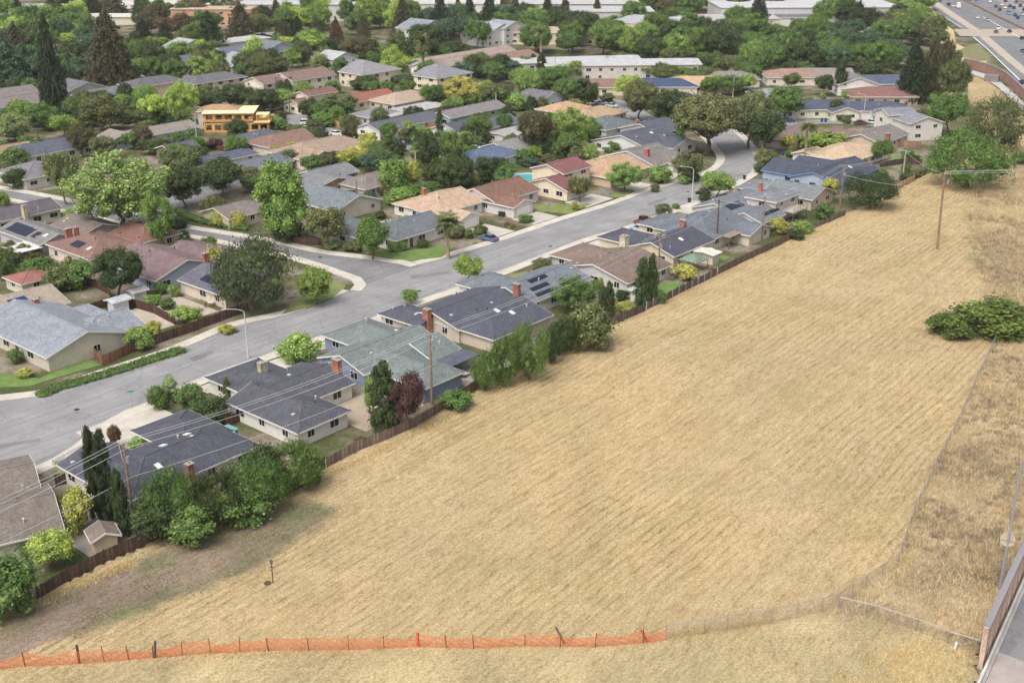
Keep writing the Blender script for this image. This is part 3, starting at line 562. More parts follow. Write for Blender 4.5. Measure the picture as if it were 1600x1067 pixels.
def plant(kind, loc, wid, hgt, col, label, group=None, cat=None, tint=None):
    NT[0] += 1; seed = NT[0] % (3 if kind not in ('palm','fanpalm','ball','cypress') else 2); cm, tr = proto(kind, seed); nm = KN[kind][0]
    c = lin(*PAL[col]); j = rng.uniform(.88, 1.12); c = (c[0]*LEAF_GAIN*j*rng.uniform(.93,1.07), c[1]*LEAF_GAIN*j, c[2]*LEAF_GAIN*j*rng.uniform(.9,1.1), 1); rz = rng.uniform(0, 6.28)
    if tr is None:
        o = link(nm, cm, None, c, loc, (0,0,rz), (wid,wid,hgt)); return tag(o, label, cat or 'shrub', group)
    o = empty(nm, loc, rz, (wid,wid,hgt)); tag(o, label, cat or 'tree', group); link('crown', cm, o, c); link('trunk', tr, o, lin(120,104,86) if kind not in ('palm','fanpalm') else lin(176,152,122)); return o
def top_height(p, yt):
    lo, hi = .2, 60
    for _ in range(30):
        m = (lo+hi)/2
        if proj((p.x, p.y, m))[1] > yt: lo = m
        else: hi = m
    return lo
def tree(kind, x0, x1, yt, yb, col, where, group=None, pre='', post=''):
    """crown spans x0..x1 in the photograph, top at yt, stands at yb"""
    xc = (x0+x1)/2; p = G(xc, yb); wd = (x1-x0)/ppm(p)
    if kind in ('shrub','ball','pepper'): d = Vector((p.x, p.y, 0)).normalized(); p = p+d*wd*.38; wd = (x1-x0)/ppm(p)
    for _ in range(24):          # never inside a house
        u_, v_ = WUV(p)
        if not any(a+.2 < u_ < b-.2 and c+.2 < v_ < d-.2 for a,b,c,d in FOOT): break
        p = p-Vector((p.x,p.y,0)).normalized()*.6
    h = top_height(p, yt)
    if kind in ('shrub','ball','pepper','oak','round','airy','umbrella'): h = max(.5, h-.0*wd)
    return plant(kind, p, wd*(1.3 if kind == 'cypress' else 1.04), h, col, '%s%s %s%s %s' % (pre, CN[col], KN[kind][1], post, where), group)
def grove(box, n, kind, hm, wm, cols, where, seed, group=None, mind=.55):
    """n trees scattered over a patch of the photograph; told apart by their order from the left"""
    g = random.Random(seed); pts = []
    for _ in range(n*60):
        if len(pts) >= n: break
        x, y = g.uniform(box[0], box[2]), g.uniform(box[1], box[3]); p = G(x, y)
        if any((p-q).length < wm*mind for q in pts): continue
        if any(a-1 < WUV(p)[0] < b+1 and c-1 < WUV(p)[1] < d+1 for a,b,c,d in FOOT): continue
        pts.append(p)
    pts.sort(key=lambda p: proj(p)[0]); made = {}
    cl = [g.choice(cols) for _ in pts]
    for i, p in enumerate(pts):
        c = cl[i]; made[c] = made.get(c, 0)+1; h = hm*g.uniform(.78,1.25); wd = wm*g.uniform(.8,1.22)
        tot = cl.count(c); od = ('', '') if tot == 1 else (ORD[made[c]-1]+' ', ' from left')
        plant(kind, p, wd, h, c, '%s%s %s%s %s' % (od[0], CN[c], KN[kind][1], od[1], where), group)
def hedge(pts, wd, ht, col, label, n_per=40, cat='hedge', gain=1.25):
    g = np.random.default_rng(len(label)); L = smooth_line(pxpoly(pts), .7); C = []; Rd = []
    for p in L:
        for s in ((-.3,.3) if wd > 1 else (0,)): C.append((p.x+g.normal(0,.08)+s*wd*.7*SA, p.y+g.normal(0,.08)+s*wd*.7*CA*-1, ht*.45)); Rd.append(max(wd*.42, .35)*g.uniform(.85,1.15))
    C = np.array(C); Rd = np.array(Rd); sq = ht*.55/Rd.mean(); me = crown_mesh('hedge', [leaves(g, C, Rd, n_per, .16, .5, .6, .6, sq), cores(g, C, Rd, .85, sq)])
    return tag(link('hedge', me, None, scol(lin(*PAL[col]), gain)), label, cat)
# ================================================================ HOUSES
FOOT = []
WHITE = lin(232,228,220)
vent_me = MB().tube((0,0,-.2),(0,0,.45),.09,.09,6).tube((0,0,.45),(0,0,.55),.17,.14,6).mesh('roof_vent','paint')
lowvent_me = MB().box(-.25,.25,-.25,.25,-.2,.12).mesh('roof_vent','paint')
def rect_local(wg, c): return (wg[0]-c[0], wg[1]-c[0], wg[2]-c[1], wg[3]-c[1])
def roof_z(w, x, y):            # top of roof of wing w (local dict) at x,y
    a, b = (x, y) if w['ax'] == 'u' else (y, x)
    a0, a1, b0, b1 = w['a0'], w['a1'], w['b0'], w['b1']; hb = (b1-b0)/2; d = min(b-b0, b1-b)
    if w['ends'] == 'shed': return w['ev']+w['pt']*((b-b0) if w['rise'] > 0 else (b1-b))
    if w['ends'] == 'flat': return w['ev']
    if w['ends'][0] == 'h': d = min(d, a-a0)
    if w['ends'][1] == 'h': d = min(d, a1-a)
    return w['ev']+w['pt']*min(d, hb)
def house(label, wings, roof, wall, trim=None, chim=(), vents=3, sky=(), solar=(), garage=(), door=(), win=True, rot=0, center=None, name='house', cat='house', group=None, lod=0, winc=None, fascia=True, pane='glass', wfreq=4.3):
    """wings: (u0,u1,v0,v1,eave,ends,axis,pitch) - eave rectangles along the street grid"""
    W = []; trim = trim or WHITE; roofc = scol(lin(*roof), .86 if max(roof) > 112 else 1.08); wallc = lin(*wall)
    us = [x for w in wings for x in w[:2]]; vs = [x for w in wings for x in w[2:4]]; c = center or ((min(us)+max(us))/2, (min(vs)+max(vs))/2)
    if rot == 0 and center is None: FOOT.extend([tuple(w[:4]) for w in wings])
    root = empty(name, UVW(c[0], c[1]), RZ+rot); tag(root, label, cat, group)
    for k, w in enumerate(wings):
        x0, x1, y0, y1 = rect_local(w, c) if center is None else w[:4]
        ev = w[4] if len(w) > 4 else 2.6; ends = w[5] if len(w) > 5 else 'gg'; ax = w[6] if len(w) > 6 else 'u'; pt = w[7] if len(w) > 7 else .33; ev = ev+.013*k; pt = pt+.0015*k
        # two wings never share a plane
        x0 += .011*k; x1 -= .007*k; y0 += .009*k; y1 -= .013*k
        d = dict(x0=x0, x1=x1, y0=y0, y1=y1, ev=ev, ends=ends, ax=ax, pt=pt, rise=1)
        d['a0'], d['a1'], d['b0'], d['b1'] = (x0,x1,y0,y1) if ax == 'u' else (y0,y1,x0,x1)
        if ends == 'shed-': d['ends'] = 'shed'; d['rise'] = -1
        W.append(d)
    for d in W:                       # a wing that runs into another roof carries on to that roof's ridge
        d['bur'] = [False, False]
        if len(d['ends']) != 2: continue
        for e in (0, 1):
            am = d['a1'] if e else d['a0']; bmid = (d['b0']+d['b1'])/2; px_, py_ = (am, bmid) if d['ax'] == 'u' else (bmid, am)
            for o in W:
                if o is d or len(o['ends']) != 2 or o['ax'] == d['ax'] or d['ends'][e] != 'g': continue
                if not (o['x0'] < px_ < o['x1'] and o['y0'] < py_ < o['y1']): continue
                rz_o = o['ev']+o['pt']*(o['b1']-o['b0'])/2; hb_ = (d['b1']-d['b0'])/2
                if d['ev']+d['pt']*hb_ > rz_o-.06 and o['ev'] >= d['ev']-.5: d['pt'] = max(.12, (rz_o-.06-d['ev'])/hb_)
                mid = (o['b0']+o['b1'])/2; d['a1' if e else 'a0'] = mid; d['bur'][e] = True
        d['x0'], d['x1'], d['y0'], d['y1'] = (d['a0'],d['a1'],d['b0'],d['b1']) if d['ax'] == 'u' else (d['b0'],d['b1'],d['a0'],d['a1'])
    for k, d in enumerate(W):
        x0, x1, y0, y1, ev, ends, ax, pt = (d[q] for q in ('x0','x1','y0','y1','ev','ends','ax','pt')); a0, a1, b0, b1 = d['a0'], d['a1'], d['b0'], d['b1']
        bm_ = (b0+b1)/2; hb = (b1-b0)/2; ins = .45; th = .2
        X = (lambda a, b, z: (a, b, z)) if ax == 'u' else (lambda a, b, z: (b, a, z))
        mb = MB(); top = ev-.05
        mb.box(x0+ins, x1-ins, y0+ins, y1-ins, 0, top)
        if ends in ('gg','gh','hg'):
            for e, (aa, sgn) in enumerate(((a0+ins, 1), (a1-ins, -1))):
                if ends[e] == 'g':
                    zt = top+pt*(hb-ins); A = [X(aa,b0+ins,top-.01), X(aa,b1-ins,top-.01), X(aa,bm_,zt)]; B = [X(aa+sgn*.2,b0+ins,top-.01), X(aa+sgn*.2,b1-ins,top-.01), X(aa+sgn*.2,bm_,zt)]
                    mb.add(A+B, [(0,1,2),(5,4,3),(0,3,4,1),(1,4,5,2),(2,5,3,0)])
        if ends == 'shed':
            lo, hi = (b0+ins, b1-ins) if d['rise'] > 0 else (b1-ins, b0+ins); zt = top+pt*abs(hi-lo)
            mb.add([X(a0+ins,lo,top),X(a1-ins,lo,top),X(a0+ins,hi,top),X(a1-ins,hi,top),X(a0+ins,hi,zt),X(a1-ins,hi,zt)], [(0,1,5,4),(0,4,2),(1,3,5),(2,4,5,3)])
        mb.build('wall', 'stucco', root, wallc)
        # roof solid
        rb = MB()
        if ends in ('flat',):
            rb.box(x0, x1, y0, y1, ev-.25, ev); ridge = None
        elif ends == 'shed':
            z0, z1 = (ev, ev+pt*(b1-b0)) if d['rise'] > 0 else (ev+pt*(b1-b0), ev)
            T = [X(a0,b0,z0),X(a1,b0,z0),X(a1,b1,z1),X(a0,b1,z1)]; rb.add(T+[(x,y,z-th) for x,y,z in T], [(0,1,2,3),(7,6,5,4),(0,4,5,1),(1,5,6,2),(2,6,7,3),(3,7,4,0)]); ridge = None
        else:
            zr = ev+pt*hb; r0 = a0+(hb if ends[0] == 'h' else 0); r1 = a1-(hb if ends[1] == 'h' else 0)
            if r0 > r1: r0 = r1 = (r0+r1)/2; 
            T = [X(a0,b0,ev),X(a1,b0,ev),X(a1,b1,ev),X(a0,b1,ev),X(r0,bm_,zr),X(r1,bm_,zr)]; Bt = [(x,y,z-th) for x,y,z in T]
            fs = [(0,1,5,4),(2,3,4,5),(3,0,4),(1,2,5)]; fs2 = [tuple(q+6 for q in reversed(f)) for f in fs]
            if ends[0] == 'g': fs = [f for f in fs if f != (3,0,4)]; fs2 = [f for f in fs2 if f != (10,6,9)]; fs.append((3,4,10,9)); fs.append((4,0,6,10))
            else: fs.append((3,0,6,9)[::-1] if False else (0,3,9,6))
            if ends[1] == 'g': fs = [f for f in fs if f != (1,2,5)]; fs2 = [f for f in fs2 if f != (11,8,7)]; fs.append((1,5,11,7)); fs.append((5,2,8,11))
            else: fs.append((2,1,7,8))
            fs += [(1,0,6,7),(3,2,8,9)]; rb.add(T+Bt, fs+fs2); ridge = (T, ends, r0, r1, zr)
        ro = rb.build('roof', 'shingle', root, scol(roofc, rng.uniform(.96,1.04)))
        if fascia:
            fb = MB(); E_ = []
            if ridge:
                T, en, r0, r1, zr = ridge; E_ += [(T[0],T[1]),(T[3],T[2])]
                E_ += ([] if d['bur'][0] else [(T[0],T[4]),(T[3],T[4])]) if en[0] == 'g' else [(T[0],T[3])]; E_ += ([] if d['bur'][1] else [(T[1],T[5]),(T[2],T[5])]) if en[1] == 'g' else [(T[1],T[2])]
            else:
                z_ = lambda x, y: roof_z(d, x, y); q = [(x0,y0),(x1,y0),(x1,y1),(x0,y1)]; E_ += [((*q[i], z_(*q[i])), (*q[(i+1)%4], z_(*q[(i+1)%4]))) for i in range(4)]
            for p, q in E_:
                p = Vector(p)-Vector((0,0,.14)); q = Vector(q)-Vector((0,0,.14)); m = Vector(((x0+x1)/2,(y0+y1)/2,0)); e = (q-p); nn = Vector((-e.y,e.x,0)).normalized()
                if nn.dot((p+q)/2-m) < 0: nn = -nn
                fb.bar(p+nn*.03, q+nn*.03, .07, .24)
            fb.build('fascia', 'paint', ro, trim)
        if ridge and lod < 2:
            T, en, r0, r1, zr = ridge; cb = MB(); up = Vector((0,0,.02)); L = [(T[4],T[5])] if r1-r0 > .3 else []
            if en[0] == 'h': L += [(T[0],T[4]),(T[3],T[4])]
            if en[1] == 'h': L += [(T[1],T[5]),(T[2],T[5])]
            for p, q in L: cb.bar(Vector(p)+up, Vector(q)+up, .26, .07)
            cb.build('ridge_cap', 'shingle', ro, scol(roofc, 1.18))
        # openings on the sides that face the photographer
        if win:
            inside = lambda x, y: any(e is not d and e['x0']+.3 < x < e['x1']-.3 and e['y0']+.3 < y < e['y1']-.3 for e in W)
            for side in 'SW':
                L0, L1 = (x0+ins, x1-ins) if side == 'S' else (y0+ins, y1-ins); n = max(1, int((L1-L0)/wfreq)); fl = [1.55] if ev < 4.4 else ([1.55, 4.25] if ev < 7 else [1.55, 4.25, 6.9])
                for fz in fl:
                    for i in range(n):
                        t = L0+(L1-L0)*(i+.5)/n+rng.uniform(-.3,.3); x, y = (t, y0+ins) if side == 'S' else (x0+ins, t)
                        if inside(x-(side == 'W')*.6, y-(side == 'S')*.6): continue
                        if any(gk == k and gs == side and abs(gp-c[0 if side == 'S' else 1]-t) < gw/2+.9 for gk,gs,gp,gw in garage) and fz < 2: continue
                        if rng.random() < .16: continue
                        ww = rng.choice([1.2,1.6,1.9]); hh = rng.choice([1.0,1.15]); window(root, side, x, y, fz, ww, hh, trim, pane)
    for (k, sd, pos, gw) in garage:
        d = W[k]; t = pos-c[0 if sd == 'S' else 1]
        if sd == 'S': cc, sz, off = (t, d['y0']+.45-.03, 1.08), (gw, .1, 2.1), Vector((0,-.06,0))
        else: cc, sz, off = (d['x0']+.45-.03, t, 1.08), (.1, gw, 2.1), Vector((-.06,0,0))
        go = pbox('garage_door', 'paint', root, cc, sz, lin(226,222,214))
        for r_ in range(4):
            for q_ in range(max(2, int(gw/1.2))):
                n_ = max(2, int(gw/1.2)); pw = gw/n_*.86; pp = t-gw/2+gw*(q_+.5)/n_; zz = .3+r_*.5
                cc2 = (pp, cc[1]-.06, zz+.04) if sd == 'S' else (cc[0]-.06, pp, zz+.04); s2 = (pw, .03, .40) if sd == 'S' else (.03, pw, .40)
                o = pbox('panel', 'paint', go, (0,0,0), (1,1,1), lin(230,226,220)); o.matrix_parent_inverse = Matrix.LocRotScale(Vector(cc), None, Vector(sz)).inverted(); o.location = cc2; o.scale = s2
    for (k, sd, pos) in door:
        d = W[k]; t = pos-c[0 if sd == 'S' else 1]; cc, sz = ((t, d['y0']+.42, 1.03), (.95,.08,2.06)) if sd == 'S' else ((d['x0']+.42, t, 1.03), (.08,.95,2.06))
        pbox('door', 'paint', root, cc, sz, lin(110,84,70))
    for q in chim:
        u, v, h, w_, dp, colr = q; x, y = u-c[0], v-c[1]; ch = pbox('chimney', 'brick', root, (x,y,h/2), (w_,dp,h), lin(*colr))
        cp = MB().box(x-w_/2-.08, x+w_/2+.08, y-dp/2-.08, y+dp/2+.08, h+.001, h+.12).tube((x,y,h+.1),(x,y,h+.4),.14,.14,8).build('chimney_cap', 'concrete', root, lin(170,160,148))
    tops = lambda x, y: max([(roof_z(e,x,y), i) for i, e in enumerate(W) if e['x0'] < x < e['x1'] and e['y0'] < y < e['y1']], default=(None, None))
    for i in range(vents):
        d = W[rng.randrange(len(W))]; x = rng.uniform(d['x0']+1, d['x1']-1); y = rng.uniform(d['y0']+1, d['y1']-1); z, _ = tops(x,y)
        if z: link('roof_vent', vent_me if rng.random() < .6 else lowvent_me, root, rng.choice([lin(214,210,204), lin(90,88,88), lin(190,188,186)]), (x,y,z))
    for (u, v) in sky:
        x, y = u-c[0], v-c[1]; z, k = tops(x,y); d = W[k]; s = roof_slope(d,x,y); m = link('skylight', ubox('white'), root, None, (x,y,z+.05), s, (.75,1.1,.16) if d['ax'] == 'u' else (1.1,.75,.16))
    for (k, u, v, nx, ny, mat) in solar:
        d = W[k]; x, y = u-c[0], v-c[1]; s = roof_slope(d,x,y); ev_ = Matrix.Rotation(0,3,'X'); M = s.to_matrix(); mw, mh = (1.7, 1.05)
        z = roof_z(d,x,y); ctr = Vector((x,y,z))+M@Vector((0,0,.12))
        for i in range(nx):
            for j in range(ny):
                ox, oy = (i-(nx-1)/2)*mw, (j-(ny-1)/2)*mh
                if d['ax'] == 'v': ox, oy = oy, ox
                link('solar_panel', ubox(mat), root, None, ctr+M@Vector((ox,oy,0)), s, (mw-.05,mh-.05,.06) if d['ax'] == 'u' else (mh-.05,mw-.05,.06))
    return root
def roof_slope(d, x, y):
    e = .05; zx = (roof_z(d,x+e,y)-roof_z(d,x-e,y))/(2*e); zy = (roof_z(d,x,y+e)-roof_z(d,x,y-e))/(2*e)
    return Vector((-zx,-zy,1)).to_track_quat('Z','Y').to_euler() if False else _basis(Vector((-zx,-zy,1)).normalized())
def _basis(n):
    xa = Vector((1,0,0)); xa = (xa-n*xa.dot(n)).normalized(); ya = n.cross(xa); return Matrix((xa,ya,n)).transposed().to_euler()
_wm = {}
def window(root, side, x, y, z, w_, h_, trim, pane='glass'):
    """frame with a recessed pane, a mullion and a sill"""
    key = (side, w_, h_)
    if key not in _wm:
        f = MB(); t = .09; P = lambda a, dd, zz: (a, dd, zz)
        for a0,a1,z0,z1 in ((-w_/2-t,-w_/2,-h_/2-t,h_/2+t),(w_/2,w_/2+t,-h_/2-t,h_/2+t),(-w_/2,w_/2,h_/2,h_/2+t),(-w_/2,w_/2,-h_/2-t,-h_/2),(-.03,.03,-h_/2,h_/2)):
            f.box(a0,a1,-.07,.02,z0,z1) if side == 'S' else f.box(-.07,.02,a0,a1,z0,z1)
        _wm[key] = f.mesh('window','paint')
    o = link('window', _wm[key], root, trim, (x,y,z)); pbox('pane', pane, o, (0,-.015,0) if side == 'S' else (-.015,0,0), (w_,.04,h_) if side == 'S' else (.04,w_,h_)); return o
def uvpx(x, y, z=2.6):
    return WUV(G(x,y,z))
def hpx(label, x, y, L, Wd, ev, roof, wall, ends='gg', ax='u', pt=.33, rot=0, z=None, **k):
    """house known by the centre of its roof in the photograph"""
    zc = ev+pt*min(L,Wd)/2*.6 if z is None else z; u, v = uvpx(x, y, zc)
    wg = [(u-L/2,u+L/2,v-Wd/2,v+Wd/2,ev,ends,ax,pt)] if rot == 0 else [(-L/2,L/2,-Wd/2,Wd/2,ev,ends,ax,pt)]
    for e in k.pop('extra', ()):
        du, dv, l, w_, ev2, en2, ax2 = e; wg.append(((u if rot == 0 else 0)+du-l/2, (u if rot == 0 else 0)+du+l/2, (v if rot == 0 else 0)+dv-w_/2, (v if rot == 0 else 0)+dv+w_/2, ev2, en2, ax2, pt))
    if rot: FOOT.append((u-L/2,u+L/2,v-Wd/2,v+Wd/2))
    return house(label, wg, roof, wall, rot=rot, center=(u,v) if rot else None, **k)
# ---------------------------------------------------------------- near row, between the field and the long street
SLATE = (82,84,94); GREY = (128,132,140); GGRN = (126,136,134); BRN = (140,118,104); TAN = (206,164,124); NAVY = (76,82,98); MAR = (146,92,86); PURP = (134,104,108); DGREY = (100,104,114)
BRICK = (166,108,90)
def A_house():
    a = R(-21); u0, v0 = 59.4, 121.5; du = (math.cos(a), math.sin(a)); dv = (-math.sin(a), math.cos(a)); cu = u0-7*du[0]+6.6*dv[0]; cv = v0-7*du[1]+6.6*dv[1]
    return house('grey brown shingled house cut off by the left edge, beside the small shed', [(-8,7,-6.6,6.6,2.6,'gg','u',.27),(-8,6,3,16,2.75,'gg','u',.27)], (134,124,114), (196,200,178), rot=a, center=(cu,cv), vents=4, wfreq=3.4)
A_house()
house('dark slate hipped house behind the big green hedge trees', [(68.5,89,121.5,133.8,2.6,'hh','u',.3),(79.8,89.4,128,139.2,2.6,'hh','v',.3),(67.5,76.5,127,137.6,2.6,'hg','v',.3)], SLATE, (224,220,214), chim=[(77,120.9,4.6,.9,.8,BRICK)], vents=7, sky=[(75,125),(78.5,129),(83,130)])
house('dark slate roofed white house with a pale stone chimney', [(95.2,112,127.5,140.2,2.6,'gg','u',.31),(94.5,104.7,120.4,137,2.6,'hg','v',.31),(98,108.6,138.5,147,2.6,'gh','v',.31)], (84,85,94), (228,222,214), chim=[(103.6,139.4,5.4,1.3,.9,(196,180,150)),(111.6,131.2,5.6,.8,1.5,(178,112,92))], vents=6)
house('grey green roofed blue house beside the tall utility pole', [(115,133,128.8,140,2.6,'gg','u',.33),(117,126.3,117.6,133,2.6,'hg','v',.33),(126.2,133.2,124.6,130,2.45,'shed','u',.33),(122,133,138.5,147.2,2.55,'gh','v',.33)], GGRN, (142,156,186), vents=7)
house('dark roofed beige house with two skylights and white window frames', [(138.8,157,130.5,143.8,2.7,'gg','u',.27),(139.2,155.5,123,137,2.65,'hg','u',.27),(135.6,143,139.5,147.6,2.5,'gh','v',.3)], (84,86,98), (214,196,178), chim=[(138.2,137.6,5,.9,1.3,(180,118,94))], vents=9, sky=[(147,129),(149,127.2)])
house('grey roofed white house with a red brick chimney and black solar panels', [(156.8,176,129.6,141.6,2.7,'gg','u',.34),(157,167,140.5,148.4,2.5,'gh','v',.33)], (124,132,140), (230,224,216), chim=[(156.6,132.6,6,.7,1.3,BRICK)], solar=[(0,163.2,132.6,3,1,'solar'),(0,162.8,131,3,1,'solar'),(0,165,134.6,3,1,'solar')], vents=4)
house('brown shingled low house behind the tall twin cypresses', [(178.3,194,123,140,2.6,'gg','u',.25),(183,194.5,137,146.2,2.5,'gh','v',.27)], (142,122,110), (206,204,200), vents=5)
house('navy roofed cream house with a pale square chimney', [(198,214,125.4,137.2,2.7,'gg','u',.34),(199.6,209,135.6,146.4,2.55,'gh','v',.34)], (82,84,96), (224,212,180), chim=[(197.6,137.6,4.9,1.6,1.4,(222,206,180))], vents=10, sky=[(206,129)])
house('grey gabled house with a red chimney and a wide carport', [(213,231,126,141,2.7,'hg','u',.32),(214,226,138,146,2.55,'gh','v',.32),(222,232,121.5,131,2.5,'gh','v',.3)], (118,124,134), (220,206,182), chim=[(213.8,133.6,5.6,1,1.3,BRICK)], vents=4)
house('grey roofed house with rooftop solar between the carport and the balcony house', [(233,246,131,144,2.7,'gg','u',.33),(232,243,124,134,2.6,'gg','u',.33)], (128,134,142), (226,222,218), solar=[(0,237,134.5,4,2,'solar'),(1,239.5,126.3,4,1,'solar')], vents=3)
BALC = house('two storey pinkish house with a timber balcony over the fence', [(241.5,253.5,126,134.5,5.2,'hh','u',.28),(243,256,132,143,2.8,'gh','v',.3)], (130,134,142), (208,194,188), chim=[(247,133.5,7.6,.7,.9,(190,120,104))], vents=3)
house('grey roofed tan house left of the round bushy tree', [(257.5,270,125,138.5,2.8,'gg','v',.3),(257,268,137,146,2.6,'gh','v',.3)], (132,138,142), (222,196,170), vents=4)
house('navy blue roofed house with sky blue gable trim', [(275,299,127,141,2.8,'gg','u',.32),(277,291,139,150,2.7,'gg','v',.33),(284,296,133,146,3.2,'gg','v',.33)], NAVY, (170,186,208), trim=lin(110,158,214), vents=4, sky=[(290,131)])
house('pale tan roofed house with a solar panel strip and a leaning palm in front', [(301,322,135,150,2.8,'hh','u',.3),(301,309,146,154,2.6,'gg','u',.3)], (214,184,150), (226,214,198), solar=[(1,305,147.5,3,1,'solar')], vents=2)
house('long grey brown roofed house with tan walls and a brick chimney', [(327,347,139,152,2.9,'gg','u',.33)], (140,134,130), (214,194,162), chim=[(331,139,5.4,.9,1.2,BRICK)], vents=2, wfreq=3.6)
# ---------------------------------------------------------------- left of the side street
house('large light grey roofed house with beige siding on the street corner', [(86,101.5,172.8,197,2.75,'gg','v',.31),(94,105.6,174.6,185.2,2.6,'hg','u',.33),(96,105,185,192,2.4,'flat','u',.1)], (150,156,166), (206,196,178), vents=5, wfreq=3.4)
house('tan roofed house with deep blue solar panels and an orange brick chimney', [(82,103,194.4,207.5,2.7,'gg','u',.33)], (176,162,144), (198,194,184), chim=[(96.5,194.6,5,.9,1.1,(180,112,88))], solar=[(0,87.5,196.3,6,2,'solar_blue'),(0,86,199,3,1,'solar_blue'),(0,95.2,198.4,2,2,'solar_blue')], vents=5)
house('small red roofed garden pavilion with white walls', [(102.5,109.5,211.5,218.8,2.4,'hh','u',.3)], (164,108,98), (216,204,190), name='garden_pavilion', cat='pavilion', vents=0)
house('beige walled house half hidden behind the large dark tree', [(123.2,136,175.5,190.5,2.7,'gg','v',.3)], (112,112,126), (222,204,182), vents=2, solar=[(0,126,184,2,2,'solar')])
house('purple brown shingled house with a tall orange chimney on its gable', [(120,135.6,193,211,2.7,'gg','v',.32),(131,142,197,208,2.6,'gg','v',.3)], (138,114,116), (176,182,200), chim=[(131.6,192.6,5.6,1,.8,(178,108,88))], vents=5)
house('rust brown hipped house with a twin flue red chimney', [(118.5,131.5,213.6,231,3.1,'hh','v',.3)], (148,116,104), (226,206,194), chim=[(122.5,228,6,1.4,.9,(178,110,90)),(124.4,228,5.9,.8,.9,(178,110,90))], solar=[(0,121.3,222.5,2,2,'solar')], sky=[(121.2,218)], vents=3)
house('low brown roofed house with tan walls beside the red shrub', [(132.3,143,217,229,2.7,'hg','v',.3)], (148,106,94), (210,184,146), vents=2)
house('grey house with a large solar array and a white patio roof', [(117.4,127,231.5,249.5,2.8,'gg','v',.33)], (140,138,138), (190,190,196), solar=[(0,119.8,243,5,3,'solar'),(0,119.8,236.6,1,2,'solar')], vents=5, sky=[(120.5,234)])
house('dull brown roofed house facing the side street behind the solar house', [(127.5,138,232,245,2.6,'gg','v',.3)], (138,124,118), (186,178,170), vents=3)
house('dark roofed cream house with a beige chimney beside the side street', [(120,136.5,255,265,2.9,'gg','u',.33)], (98,92,98), (230,220,200), chim=[(127,254.8,5.4,.8,1.2,(206,188,160))], vents=1, wfreq=3.4)
# ---------------------------------------------------------------- far side of the long street
house('slate grey corner house behind the curved bright lawn', [(169,186,177,189,2.7,'hg','u',.34),(165,175.5,183,202,2.65,'gh','v',.32)], (116,122,130), (224,218,208), vents=5, door=[(0,'S',174)])
house('sandy tan roofed house with a white garage beside the fan palm', [(190,206,184.5,200,2.7,'hg','u',.3),(189.5,197,177.4,190,2.6,'gg','v',.33)], (200,170,142), (230,224,216), garage=[(1,'S',193.2,4.9)], chim=[(197,196,5.6,.8,.8,(196,110,80))], vents=5)
house('reddish brown roofed pale house with a front garage next to the tan roof', [(206,223,181,195,2.8,'gg','u',.34),(205.6,213.6,175,188,2.7,'gg','v',.34)], (142,108,92), (218,210,210), garage=[(1,'S',209.6,4.9)], vents=3)
house('maroon roofed cream two storey house with a lower maroon wing', [(231.4,243.4,180.4,191.6,5.2,'gg','u',.3),(226,233.5,175,189,2.7,'gg','u',.32)], (144,96,94), (236,220,188), vents=2, garage=[(1,'S',229.8,4.6)])
house('orange tan roofed house with a dark glazed porch', [(243.8,261.5,174.6,192,2.6,'hg','u',.27)], (200,164,130), (214,190,160), vents=4, pane='glass')
house('grey brown roofed white house with a brick chimney near the street lamp', [(262,276.5,173.4,192,2.8,'gg','u',.31),(268,277,171.5,180,2.6,'gg','v',.3)], (140,132,128), (226,220,214), chim=[(265.5,178.5,6.2,1,1.2,(192,104,84))], vents=3)
house('dark grey long roofed white house behind the brick chimney', [(277.5,296,185,207,2.8,'gg','u',.27),(284,297,182,192,2.7,'gg','v',.3)], (98,102,114), (230,228,226), vents=6, sky=[(289,193)])
house('charcoal roofed house beside the three big street oaks', [(297.5,312,196,211,2.8,'gg','u',.3)], (92,96,108), (200,200,204), vents=4, chim=[(299,205,5.6,.9,.9,(190,104,84))])
hpx('teal grey hipped house below the small turning circle', 945, 186, 17, 14, 2.8, (118,126,130), (206,204,198), 'hh', vents=3)
hpx('long orange tan roof by the small turning circle', 925, 172, 22, 13, 2.8, (200,168,132), (214,190,160), 'hh', vents=2)
hpx('second tan roof half hidden behind the dark round trees', 880, 163, 16, 12, 2.8, (206,168,128), (220,200,170), 'hh', vents=1)
hpx('grey roofed pale blue house left of the tan roofs', 845, 148, 17, 12, 2.9, (126,122,128), (206,212,222), 'gg', 'v', vents=2)
# ---------------------------------------------------------------- middle of the neighbourhood
hpx('grey roofed house with a brown gable and solar panels', 503, 274, 15, 12, 2.8, (134,138,140), (160,134,108), 'gg', 'v', solar=(), vents=2, extra=[(6,5,14,10,2.8,'gg','u')])
hpx('blue grey roofed house with one small solar array', 524, 302, 15, 17, 2.7, (128,138,144), (206,196,180), 'gg', 'v', vents=3, chim=())
hpx('flat brown roofed house with a red chimney behind the shrubs', 590, 272, 20, 12, 2.7, (140,130,124), (206,196,180), 'hh', vents=3)
hpx('low tan walled house behind the bright green tree', 372, 320, 14, 11, 2.6, (142,130,124), (206,192,172), 'gh', vents=1)
hpx('tan roofed cream house left of the yellow shrubs', 500, 222, 28, 15, 2.9, (172,148,128), (232,222,206), 'hh', vents=3, extra=[(-8,-5,12,12,2.8,'gg','v')])
hpx('brown roofed house beside the slate roof and the tan roof', 437, 212, 18, 13, 2.9, (150,118,104), (214,200,184), 'hg', vents=2)
hpx('slate blue roofed house in front of the timber frame house', 410, 206, 14, 12, 2.8, (100,104,114), (200,194,186), 'hh', vents=2)
hpx('cream two storey house with brown roof and white garage', 493, 141, 14, 8, 5.2, (138,106,94), (240,230,206), 'gg', vents=0, extra=[(-8,-2,9,11,2.8,'gg','u')], wfreq=3.2)
